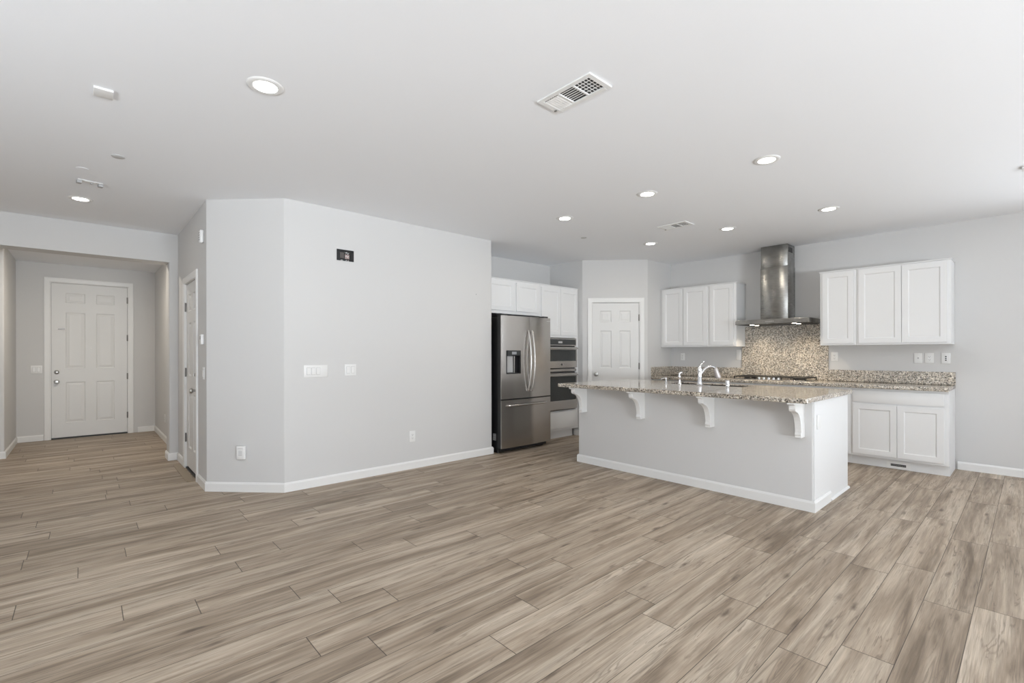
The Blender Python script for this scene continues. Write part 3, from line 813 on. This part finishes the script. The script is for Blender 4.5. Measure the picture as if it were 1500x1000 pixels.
# ------------------------------------------------------------------ kitchen island
IX = 4.38; IY0, IY1 = 1.205, 3.655
isl = thing('kitchen_island', 'long kitchen island with grey panelled front, white end and scrolled brackets', 'kitchen island', (IX, (IY0 + IY1) / 2, 0), 0)
b_ = NB(); prism(b_, [(IX, IY0), (IX + 0.45, IY0), (IX + 0.45, IY1), (IX, IY1)], 0, 0.899, {0: 0.012, 3: 0.012}); link('front_wall', b_, 'wall', isl, smooth=30, world=True)
b_ = NB(); box(b_, IX + 0.451, 5.40, IY0 + 0.022, IY1 - 0.022, 0.10, 0.899, 0.001); box(b_, IX + 0.451, 5.33, IY0 + 0.03, IY1 - 0.03, 0, 0.0995); link('carcass', b_, 'cabinet', isl, world=True)
b_ = NB(); box(b_, IX + 0.020, 5.42, IY0 - 0.006, IY0 - 0.0005, 0.0, 0.899, 0.001); box(b_, IX + 0.451, 5.42, IY0 - 0.0003, IY0 + 0.0215, 0.0, 0.899)
link('end_panel', b_, 'cabinet', isl, world=True)
b_ = NB(); box(b_, IX + 0.451, 5.42, IY1 - 0.0215, IY1, 0.0, 0.899, 0.001); link('end_panel', b_, 'cabinet', isl, world=True)
baseboard('baseboard', [(IX + 0.45, IY1), (IX, IY1), (IX, IY0 - 0.006), (IX + 0.45, IY0 - 0.006)], isl, side=1, world=True)
b_ = NB(); extrude_profile(b_, [(IY0 - 0.0065, 0), (IY0 - 0.022, 0), (IY0 - 0.020, 0.010), (IY0 - 0.014, 0.017), (IY0 - 0.0065, 0.019)], 'x', IX + 0.465, 5.435)
link('shoe_moulding', b_, 'trim', isl, world=True)
# doors and drawers on the kitchen side
for k in range(4):
    y0 = IY0 + 0.04 + k * 0.595
    b_ = NB()
    panel_front(b_, 0, 0.57, 0.137, 0.69, 0, 0.018, [(0.056, 0.514)], [(0.193, 0.634)], SHAKER)
    b_.transform(Matrix.Translation((5.4205, y0, 0)) @ Matrix.Rotation(radians(90), 4, 'Z'))
    link('door', b_, 'cabinet', isl, world=True)
    b_ = NB(); box(b_, 5.4015, 5.4205, y0, y0 + 0.57, 0.71, 0.865, 0.003); link('drawer_front', b_, 'cabinet', isl, world=True)
# brackets
CP = [(0, 0), (0.268, 0), (0.268, -0.012), (0.252, -0.018), (0.230, -0.022), (0.230, -0.052), (0.224, -0.066), (0.208, -0.075), (0.188, -0.080), (0.166, -0.088),
      (0.142, -0.104), (0.120, -0.128), (0.104, -0.158), (0.093, -0.192), (0.087, -0.225), (0.086, -0.248), (0.092, -0.262), (0.096, -0.272), (0.088, -0.280), (0.088, -0.297), (0, -0.297)]
for yc in (3.548, 2.776, 2.035, 1.286):
    b_ = NB(); extrude_profile(b_, [(IX - 0.0005 - d, 0.8988 + z) for d, z in CP], 'y', yc - 0.024, yc + 0.024)
    o = link('bracket', b_, 'trim', isl, world=True)
    md = o.modifiers.new('bevel', 'BEVEL'); md.width = 0.0025; md.segments = 2; md.limit_method = 'ANGLE'; md.angle_limit = radians(50)
# island worktop with the sink opening
SX0, SX1, SY0, SY1 = 5.03, 5.345, 2.02, 2.84
b_ = NB()
prism(b_, [(4.10, 1.165), (5.45, 1.165), (5.45, SY0), (4.10, SY0)], 0.8995, 0.940)
prism(b_, [(4.10, SY1), (5.45, SY1), (5.45, 3.735), (4.10, 3.735)], 0.8995, 0.940)
prism(b_, [(4.10, SY0), (SX0, SY0), (SX0, SY1), (4.10, SY1)], 0.8995, 0.940)
prism(b_, [(SX1, SY0), (5.45, SY0), (5.45, SY1), (SX1, SY1)], 0.8995, 0.940)
bmesh.ops.remove_doubles(b_, verts=b_.verts, dist=1e-5)
# drop the inner duplicate faces where the four pieces meet
cen = {}
for f in b_.faces:
    k = tuple(round(c, 4) for c in f.calc_center_median()); cen.setdefault(k, []).append(f)
bmesh.ops.delete(b_, geom=[f for l in cen.values() if len(l) > 1 for f in l], context='FACES_ONLY')
it = link('island_countertop', b_, 'granite', world=True)
md = it.modifiers.new('bevel', 'BEVEL'); md.width = 0.009; md.segments = 3; md.limit_method = 'ANGLE'; md.angle_limit = radians(50)
tag(it, 'speckled granite worktop of the island with rounded edges and a sink opening', 'countertop')
b_ = NB()
x0, x1, y0, y1, zt, zb = SX0 + 0.004, SX1 - 0.004, SY0 + 0.004, SY1 - 0.004, 0.938, 0.905
sk = thing('sink', 'dark steel undermount sink sunk in the island worktop behind the faucet', 'sink', ((x0 + x1) / 2, (y0 + y1) / 2, 0.900), 0)
b_ = NB()
box(b_, x0, x1, y0, y1, 0.9002, 0.903); box(b_, x0, x0 + 0.004, y0, y1, 0.903, 0.930); box(b_, x1 - 0.004, x1, y0, y1, 0.903, 0.930)
box(b_, x0, x1, y0, y0 + 0.004, 0.903, 0.930); box(b_, x0, x1, y1 - 0.004, y1, 0.903, 0.930)
link('basin', b_, 'sinksteel', sk, world=True)
b_ = NB(); cyl(b_, ((x0 + x1) / 2, (y0 + y1) / 2, 0.9032), ((x0 + x1) / 2, (y0 + y1) / 2, 0.905), 0.04, seg=20); link('drain', b_, 'chrome', sk, world=True)

# ------------------------------------------------------------------ faucet and its companions
ZT = 0.9405
fx = thing('faucet', 'chrome kitchen faucet with arched spout and pull-out spray head', 'faucet', (4.965, 2.440, ZT), radians(-32))
b_ = NB(); lathe(b_, [(0, 0), (0.034, 0), (0.034, 0.006), (0.027, 0.012), (0.023, 0.03), (0.021, 0.15), (0.023, 0.17), (0.021, 0.185), (0.012, 0.195), (0, 0.197)], (0, 0, 0.004), 'z', 28); link('body', b_, 'chrome', fx, smooth=35)
b_ = NB(); prism(b_, round_poly([(-0.03, -0.125), (0.03, -0.125), (0.03, 0.125), (-0.03, 0.125)], {0: 0.029, 1: 0.029, 2: 0.029, 3: 0.029}), 0, 0.004); b_.transform(Matrix.Rotation(radians(32), 4, 'Z')); link('escutcheon', b_, 'chrome', fx)
b_ = NB(); tube(b_, smooth_path([(0.012, 0, 0.120), (0.035, 0, 0.150), (0.07, 0, 0.183), (0.115, 0, 0.200), (0.155, 0, 0.196), (0.185, 0, 0.176)], 6), 0.0145, 16); link('spout', b_, 'chrome', fx, smooth=40)
b_ = NB(); tube(b_, smooth_path([(0.180, 0, 0.184), (0.190, 0, 0.166), (0.204, 0, 0.130), (0.222, 0, 0.078)], 5), [0.016, 0.018, 0.021, 0.023, 0.024, 0.024, 0.024, 0.024, 0.025, 0.025, 0.026, 0.027, 0.028, 0.029, 0.029, 0.028][:16], 18); link('spray_head', b_, mat('satin_spray_head', (0.62, 0.58, 0.57, 1), 0.4, metal=0.6), fx, smooth=40)
b_ = NB(); tube(b_, smooth_path([(0, 0, 0.195), (0.006, -0.004, 0.215), (0.025, -0.012, 0.238), (0.040, -0.018, 0.262)], 5), [0.014, 0.0125, 0.011, 0.010, 0.009, 0.008, 0.008, 0.008, 0.008, 0.008, 0.009, 0.010, 0.010, 0.010, 0.009, 0.007][:16], 12, 0.7); link('lever', b_, 'chrome', fx, smooth=40)
sp_ = thing('side_sprayer', 'slim chrome side sprayer standing left of the faucet', 'sprayer', (4.995, 2.690, ZT), radians(-32))
b_ = NB(); lathe(b_, [(0, 0), (0.024, 0), (0.024, 0.005), (0.018, 0.010), (0.015, 0.03), (0, 0.03)], (0, 0, 0), 'z', 20); link('base', b_, 'chrome', sp_, smooth=40)
b_ = NB(); tube(b_, smooth_path([(0, 0, 0.028), (0, 0, 0.06), (-0.004, 0, 0.095), (0.002, 0, 0.120), (0.028, 0, 0.132)], 5), [0.012] * 6 + [0.014, 0.016, 0.016, 0.015, 0.013, 0.012, 0.012, 0.013, 0.014, 0.014, 0.014, 0.015, 0.015, 0.014, 0.012], 14); link('wand', b_, 'chrome', sp_, smooth=40)
sd = thing('soap_dispenser', 'low chrome soap dispenser at the left end of the sink fittings', 'soap dispenser', (5.015, 2.870, ZT), radians(-32 + 180))
b_ = NB(); lathe(b_, [(0, 0), (0.020, 0), (0.020, 0.008), (0.010, 0.014), (0.007, 0.045), (0.012, 0.050), (0.012, 0.062), (0, 0.066)], (0, 0, 0), 'z', 20); link('base', b_, 'chrome', sd, smooth=40)
b_ = NB(); tube(b_, [(0, 0, 0.056), (0.03, 0, 0.060), (0.055, 0, 0.054), (0.066, 0, 0.042)], [0.006, 0.006, 0.005, 0.004], 10); link('nozzle', b_, 'chrome', sd, smooth=40)
b_ = NB(); lathe(b_, [(0, 0), (0.024, 0), (0.024, 0.004), (0.021, 0.006), (0.021, 0.058), (0.018, 0.064), (0, 0.064)], (4.985, 2.150, ZT), 'z', 24)
tag(link('air_gap', b_, 'chrome', smooth=40, world=True), 'short chrome cylinder air gap cap on the island worktop right of the faucet', 'air gap cap')

# ------------------------------------------------------------------ recessed lights
lights = [
    (0.73, 2.79, 'large round recessed ceiling light nearest the camera, upper left of the picture', 0.092, 'living room ceiling lights'),
    (-0.02, 5.97, 'round recessed ceiling light in front of the opening to the entry door', 0.092, 'living room ceiling lights'),
    (3.80, 1.345, 'round recessed kitchen light over the right end of the island', 0.085, 'kitchen recessed lights'),
    (3.80, 2.360, 'round recessed kitchen light in the middle of the row before the island', 0.085, 'kitchen recessed lights'),
    (3.83, 3.380, 'round recessed kitchen light nearest the refrigerator', 0.085, 'kitchen recessed lights'),
    (5.56, 3.405, 'round recessed kitchen light nearest the pantry door', 0.085, 'kitchen recessed lights'),
    (5.56, 2.395, 'round recessed kitchen light just in front of the range hood', 0.085, 'kitchen recessed lights'),
    (5.56, 1.385, 'round recessed kitchen light in front of the right wall cabinets', 0.085, 'kitchen recessed lights')]
lights.append((0.10, 7.85, 'added round recessed light in the entry alcove ceiling, unseen behind the header', 0.092, 'living room ceiling lights'))  # unseen fixture, added to brighten the entry alcove
proto = None
for x, y, lab, rad, grp in lights:
    zc = H if y < 7 else 2.655
    l_ = bpy.data.lights.new('downlight', 'AREA'); l_.shape = 'DISK'; l_.size = 0.11
    l_.energy = {'r': 3.0, 'e': 1.6, 'a': 19.0}['a' if y > 7 else 'e' if y > 5 else 'r']; l_.color = (1.0, 0.90, 0.76)
    lo = bpy.data.objects.new('downlight', l_); C.objects.link(lo); lo.location = (x, y, zc - 0.009)
    if proto is None:
        t = thing('recessed_light', lab, 'ceiling light', (x, y, zc), 0, grp)
        b_ = NB(); lathe(b_, [(0.058, -0.0005), (0.060, -0.0065), (0.074, -0.0075), (0.088, -0.005), (0.092, -0.0005)], (0, 0, 0), 'z', 40); link('trim_ring', b_, 'plastic', t, smooth=40)
        b_ = NB(); lathe(b_, [(0, -0.0040), (0.057, -0.0035), (0.058, -0.0005), (0, -0.0005)], (0, 0, 0), 'z', 40); link('lens', b_, 'lamp', t, smooth=40)
        proto = t
    else:
        t = proto.copy(); C.objects.link(t); t.matrix_basis = Matrix.Translation((x, y, zc)); tag(t, lab, 'ceiling light', grp)
        for ch in proto.children:
            c = ch.copy(); C.objects.link(c); c.parent = t

# ------------------------------------------------------------------ ceiling vents
def vent(label, x0, x1, y0, y1):
    """frame plus three banks of louvres along Y."""
    t = thing('ceiling_vent', label, 'ceiling vent', ((x0 + x1) / 2, (y0 + y1) / 2, H), 0, 'white ceiling air vents')
    w = (x1 - x0) / 2; l = (y1 - y0) / 2; m_ = 0.030
    b_ = NB()
    for a, b, c, d in ((-w, w, -l, -l + m_), (-w, w, l - m_, l), (-w, -w + m_, -l + m_, l - m_), (w - m_, w, -l + m_, l - m_)): box(b_, a, b, c, d, -0.009, -0.0005, 0.0015, 1)
    third = (2 * l - 2 * m_) / 3
    for k in (1, 2): yy = -l + m_ + third * k; box(b_, -w + m_, w - m_, yy - 0.005, yy + 0.005, -0.008, -0.0005)
    link('frame', b_, 'trim', t)
    b_ = NB(); box(b_, -w + m_, w - m_, -l + m_, l - m_, -0.0012, -0.0002); link('duct', b_, 'vent_dark', t)
    ax, bx = -w + m_, w - m_
    # bank nearest -Y: crossing blades; middle: blades along Y; bank nearest +Y: blades across, closed
    ya, yb = -l + m_, -l + m_ + third - 0.005; n = 5
    for k in range(1, n):
        yy = ya + (yb - ya) * k / n; b_ = NB(); box(b_, ax, bx, yy - 0.0024, yy + 0.0024, -0.0029, -0.0021)
        link('louvre', b_, 'trim', t)
    for k in range(1, 5):
        xx = ax + (bx - ax) * k / 5; b_ = NB(); box(b_, xx - 0.0030, xx + 0.0030, ya, yb, -0.0038, -0.0030); link('louvre', b_, 'trim', t)
    ya, yb = -l + m_ + third + 0.005, -l + m_ + 2 * third - 0.005
    for k in range(1, 7):
        xx = ax + (bx - ax) * k / 7; b_ = NB(); box(b_, xx - 0.0030, xx + 0.0030, ya, yb, -0.0029, -0.0021); link('louvre', b_, 'trim', t)
    ya, yb = -l + m_ + 2 * third + 0.005, l - m_
    for k in range(6):
        c0 = ya + (yb - ya) * k / 6; c1 = ya + (yb - ya) * (k + 0.97) / 6; b_ = NB()
        v = [b_.verts.new(p) for p in ((ax + 0.008, c0, -0.003), (bx, c0, -0.003), (bx, c1, -0.009), (ax + 0.008, c1, -0.009), (ax + 0.008, c0, -0.0018), (bx, c0, -0.0018), (bx, c1, -0.0078), (ax + 0.008, c1, -0.0078))]
        for f in ((0, 1, 2, 3), (4, 7, 6, 5), (0, 4, 5, 1), (1, 5, 6, 2), (2, 6, 7, 3), (3, 7, 4, 0)): b_.faces.new([v[i] for i in f])
        link('louvre', b_, 'trim', t)
    b_ = NB(); box(b_, w - 0.05, w - 0.044, l - 0.022, l - 0.004, -0.016, -0.0092); link('damper_lever', b_, 'nickel', t)
    return t
vent('long white ceiling air vent in front of the kitchen, nearest the camera', 1.930, 2.122, 1.533, 1.915)
vent('white ceiling air vent between the kitchen recessed lights, above the island', 4.880, 5.085, 2.560, 2.900)

# small ceiling fittings
b_ = NB(); box(b_, 0.040, 0.124, 3.395, 3.505, H - 0.013, H - 0.0005, 0.003)
tag(link('ceiling_sensor', b_, 'plastic', smooth=35, world=True), 'small white square sensor box on the ceiling at upper left', 'sensor')
b_ = NB(); lathe(b_, [(0, -0.006), (0.036, -0.006), (0.040, -0.003), (0.040, -0.0005), (0, -0.0005)], (0.188, 4.507, H), 'z', 32)
tag(link('sprinkler_cover', b_, mat('grey_sprinkler_cover', (0.55, 0.55, 0.55, 1), 0.5), smooth=40, world=True), 'flat grey round sprinkler cover on the ceiling between sensor box and entry', 'sprinkler cover')
b_ = NB(); lathe(b_, [(0, -0.003), (0.036, -0.003), (0.038, -0.0005), (0, -0.0005)], (-0.005, 4.99, H), 'z', 32)
tag(link('ceiling_disc', b_, 'ceiling', smooth=40, world=True), 'faint white round cap on the ceiling above the mounting bracket', 'ceiling disc')
br = thing('detector_bracket', 'white ceiling mounting bracket with two dark tabs before the entry light', 'bracket', (0.04, 5.328, H), radians(8))
b_ = NB(); box(b_, -0.08, 0.08, -0.03, 0.03, -0.006, -0.0005, 0.002, 1); lathe(b_, [(0.0, -0.010), (0.035, -0.010), (0.040, -0.006), (0, -0.006)], (0, 0, 0), 'z', 24); link('plate', b_, 'plastic', br)
for x in (-0.068, 0.068):
    b_ = NB(); box(b_, x - 0.016, x + 0.016, -0.022, 0.022, -0.030, -0.0062, 0.002, 1); link('tab', b_, 'greyslot', br)
b_ = NB(); cyl(b_, (0.01, 0, -0.0185), (0.01, 0, -0.0102), 0.010, seg=14); link('connector', b_, 'greyslot', br)
b_ = NB(); lathe(b_, [(0, -0.006), (0.030, -0.006), (0.036, -0.003), (0.036, -0.0005), (0, -0.0005)], (4.652, 3.792, H), 'z', 32)
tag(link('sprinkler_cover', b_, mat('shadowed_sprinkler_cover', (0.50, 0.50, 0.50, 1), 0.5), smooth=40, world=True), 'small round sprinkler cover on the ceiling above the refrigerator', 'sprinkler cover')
b_ = NB(); box(b_, 5.41, 5.51, -0.06, 0.062, H - 0.020, H - 0.0005, 0.004)
tag(link('ceiling_sensor', b_, 'plastic', smooth=35, world=True), 'white ceiling box cut off by the right edge of the picture', 'sensor')

# ------------------------------------------------------------------ switches, sockets and other wall fittings
def plate(name, label, cat, loc, rz, w, h, gangs, group=None, t=0.007):
    """loc: centre of the plate on the wall; gangs: list of (x offset, 'rocker'|'socket'|'blank'|'jack')."""
    r = thing(name, label, cat, loc, rz, group)
    b_ = NB(); box(b_, -w / 2, w / 2, -t, -0.0005, -h / 2, h / 2, 0.003, 2); link('plate', b_, 'plastic', r, smooth=35)
    for x, k in gangs:
        if k == 'rocker':
            b_ = NB(); box(b_, x - 0.0185, x + 0.0185, -t - 0.0008, -t - 0.0002, -0.035, 0.035); fr = link('rocker_frame', b_, 'greyslot', r)
            b_ = NB(); box(b_, x - 0.0165, x + 0.0165, -t - 0.005, -t - 0.001, -0.033, 0.033, 0.0015, 1); link('rocker', b_, 'plastic', r)
        elif k == 'socket':
            b_ = NB(); box(b_, x - 0.0175, x + 0.0175, -t - 0.0025, -t - 0.0002, -0.034, 0.034, 0.001, 1); s_ = link('socket_face', b_, 'plastic', r)
            b_ = NB()
            for z in (-0.018, 0.018):
                box(b_, x - 0.0075, x - 0.0050, -t - 0.0032, -t - 0.0026, z - 0.004, z + 0.005); box(b_, x + 0.0050, x + 0.0075, -t - 0.0032, -t - 0.0026, z - 0.004, z + 0.005)
                cyl(b_, (x, -t - 0.0032, z - 0.0095), (x, -t - 0.0026, z - 0.0095), 0.0026, seg=10)
            link('socket_holes', b_, 'slot', s_)
        elif k == 'jack':
            b_ = NB(); box(b_, x - 0.007, x + 0.007, -t - 0.0015, -t - 0.0002, -0.007, 0.007); link('jack', b_, 'greyslot', r)
        elif k == 'jacks':
            for z in (-0.020, 0.0, 0.020):
                b_ = NB(); box(b_, x - 0.007, x + 0.007, -t - 0.0015, -t - 0.0002, z - 0.006, z + 0.006); link('jack', b_, 'black', r)
    b_ = NB()
    for x, k in gangs:
        for z in (-h / 2 + 0.012, h / 2 - 0.012): cyl(b_, (x, -t - 0.0008, z), (x, -t + 0.0005, z), 0.003, seg=10)
    link('screws', b_, 'plastic', r)
    return r
g = [(-0.069, 'rocker'), (-0.023, 'rocker'), (0.023, 'rocker'), (0.069, 'blank')]
plate('light_switch', 'wide white four-gang switch plate on the long blank wall', 'light switch', (1.671, 4.69, 1.122), 0, 0.228, 0.118, g)
plate('light_switch', 'white two-gang switch plate on the long blank wall, right of the wide one', 'light switch', (2.018, 4.69, 1.126), 0, 0.122, 0.116, [(-0.024, 'rocker'), (0.024, 'rocker')])
plate('wall_outlet', 'white wall outlet low on the long blank wall', 'outlet', (2.733, 4.69, 0.362), 0, 0.074, 0.124, [(0, 'socket')])
GW = 'outlets on the back wall above the counter'
plate('wall_outlet', 'white wall outlet under the left wall cabinet near the pantry corner', 'outlet', (BX, 3.815, 1.232), R90, 0.074, 0.116, [(0, 'socket')], GW)
plate('wall_outlet', 'white wall outlet close to the left edge of the tall granite backsplash', 'outlet', (BX, 2.925, 1.262), R90, 0.080, 0.150, [(0, 'blank')], GW)
plate('wall_outlet', 'white wall outlet just right of the tall granite backsplash', 'outlet', (BX, 1.728, 1.240), R90, 0.074, 0.116, [(0, 'socket')], GW)
plate('wall_jack_plate', 'white plate with one small centre jack, leftmost of the three under the right cabinets', 'jack plate', (BX, 0.903, 1.228), R90, 0.078, 0.118, [(0, 'jack')], GW)
plate('wall_outlet', 'white wall outlet in the middle of the three plates under the right cabinets', 'outlet', (BX, 0.805, 1.228), R90, 0.078, 0.118, [(0, 'socket')], GW)
plate('wall_jack_plate', 'white plate with three black jacks, rightmost plate under the right cabinets', 'jack plate', (BX, 0.665, 1.226), R90, 0.076, 0.120, [(0, 'jacks')], GW)
plate('light_switch', 'white switch plate on the wall left of the front entry door', 'light switch', (-0.520, 9.93, 1.062), 0, 0.122, 0.116, [(-0.024, 'rocker'), (0.024, 'rocker')])
plate('light_switch', 'narrow white switch plate on the side door wall beside the angled corner', 'light switch', (0.855, 5.345, 1.105), R90, 0.074, 0.118, [(0, 'rocker')])
plate('wall_outlet', 'small white outlet low on the right wall of the entry alcove', 'outlet', (0.89, 8.60, 0.34), R90, 0.074, 0.118, [(0, 'socket')])
plate('wall_outlet', 'white outlet on the white end panel of the kitchen island', 'outlet', (4.495, IY0 - 0.006, 0.722), 0, 0.074, 0.118, [(0, 'blank')], t=0.009)
# plug-in device on the angled wall
tt = 0.406
pl = (1.385 - q * tt, 4.69 + q * tt)
r = thing('plugin_detector', 'white box plugged in low on the angled grey wall', 'plug-in detector', (pl[0], pl[1], 0.371), R45)
b_ = NB(); box(b_, -0.040, 0.040, -0.030, -0.0005, -0.062, 0.062, 0.006, 3); link('case', b_, 'plastic', r, smooth=35)
b_ = NB(); box(b_, -0.024, 0.024, -0.0312, -0.0302, 0.036, 0.040)
for k in range(4): box(b_, -0.018, 0.018, -0.0308, -0.0302, -0.026 + k * 0.013, -0.022 + k * 0.013)
link('grille', b_, 'greyslot', r)
# low-voltage recess with exposed board on the long wall
r = thing('media_wall_box', 'black recessed media box with exposed wiring high on the long blank wall', 'wall box', (1.967, 4.69, 2.286), 0)
bw, bh = 0.088, 0.056
b_ = NB()
for a, b, c, d in ((-bw, bw, -bh, -bh + 0.008), (-bw, bw, bh - 0.014, bh), (-bw, -bw + 0.012, -bh, bh), (bw - 0.030, bw, -bh, bh)): box(b_, a, b, -0.006, -0.0005, c, d, 0.0008, 1)
box(b_, -bw + 0.002, bw - 0.002, -0.0016, -0.0004, -bh + 0.002, bh - 0.002); link('frame', b_, 'black', r)
b_ = NB(); box(b_, -0.055, -0.015, -0.005, -0.0018, -0.030, 0.026, 0.001, 1); link('relay', b_, mat('dull_brown_module', (0.09, 0.08, 0.075, 1), 0.5), r)
b_ = NB(); box(b_, -0.005, 0.040, -0.005, -0.0018, -0.034, 0.010, 0.001, 1); link('module', b_, 'copper', r)
b_ = NB(); random.seed(4)
tube(b_, smooth_path([(-0.004, -0.006, 0.030), (0.008, -0.008, 0.022), (0.014, -0.007, 0.034), (0.024, -0.008, 0.012), (0.034, -0.007, 0.028)], 4), 0.0018, 8)
tube(b_, smooth_path([(0.0, -0.0065, -0.012), (0.012, -0.008, -0.004), (0.018, -0.007, -0.018), (0.030, -0.008, -0.006), (0.036, -0.0065, -0.016)], 4), 0.0020, 8)
link('wires', b_, 'plastic', r)
b_ = NB(); box(b_, -0.050, -0.028, -0.0072, -0.0062, -0.0545, -0.0495); box(b_, 0.004, 0.010, -0.0072, -0.0062, -0.054, -0.047); box(b_, 0.020, 0.036, -0.0072, -0.0062, -0.054, -0.050); link('screws', b_, 'plastic', r)
# doorbell chime and keypad on the side wall
r = thing('doorbell_chime', 'white doorbell chime high on the wall beside the angled corner', 'doorbell chime', (0.855, 5.372, 2.418), R90)
b_ = NB(); box(b_, -0.032, 0.032, -0.034, -0.0005, -0.062, 0.062, 0.012, 3); link('case', b_, 'plastic', r, smooth=35)
b_ = NB()
for k in range(4): box(b_, -0.020, 0.020, -0.0352, -0.0342, -0.035 + k * 0.022, -0.030 + k * 0.022)
link('grille', b_, 'slot', r)
r = thing('thermostat', 'white thermostat on the side door wall at eye height near the corner', 'thermostat', (0.855, 5.378, 1.430), R90)
b_ = NB(); box(b_, -0.034, 0.034, -0.026, -0.0005, -0.048, 0.048, 0.004, 2); link('case', b_, 'plastic', r, smooth=35)
b_ = NB(); box(b_, -0.022, 0.022, -0.0268, -0.0262, 0.000, 0.032); link('display', b_, 'greyslot', r)
b_ = NB(); lathe(b_, [(0, 0), (0.006, 0), (0.004, 0.003), (0, 0.003)], (3.643, 4.6895, 2.03), 'y', 12, -1)
tag(link('wall_anchor', b_, 'greyslot', world=True), 'tiny grey anchor hole high on the long wall near its kitchen end', 'wall anchor')
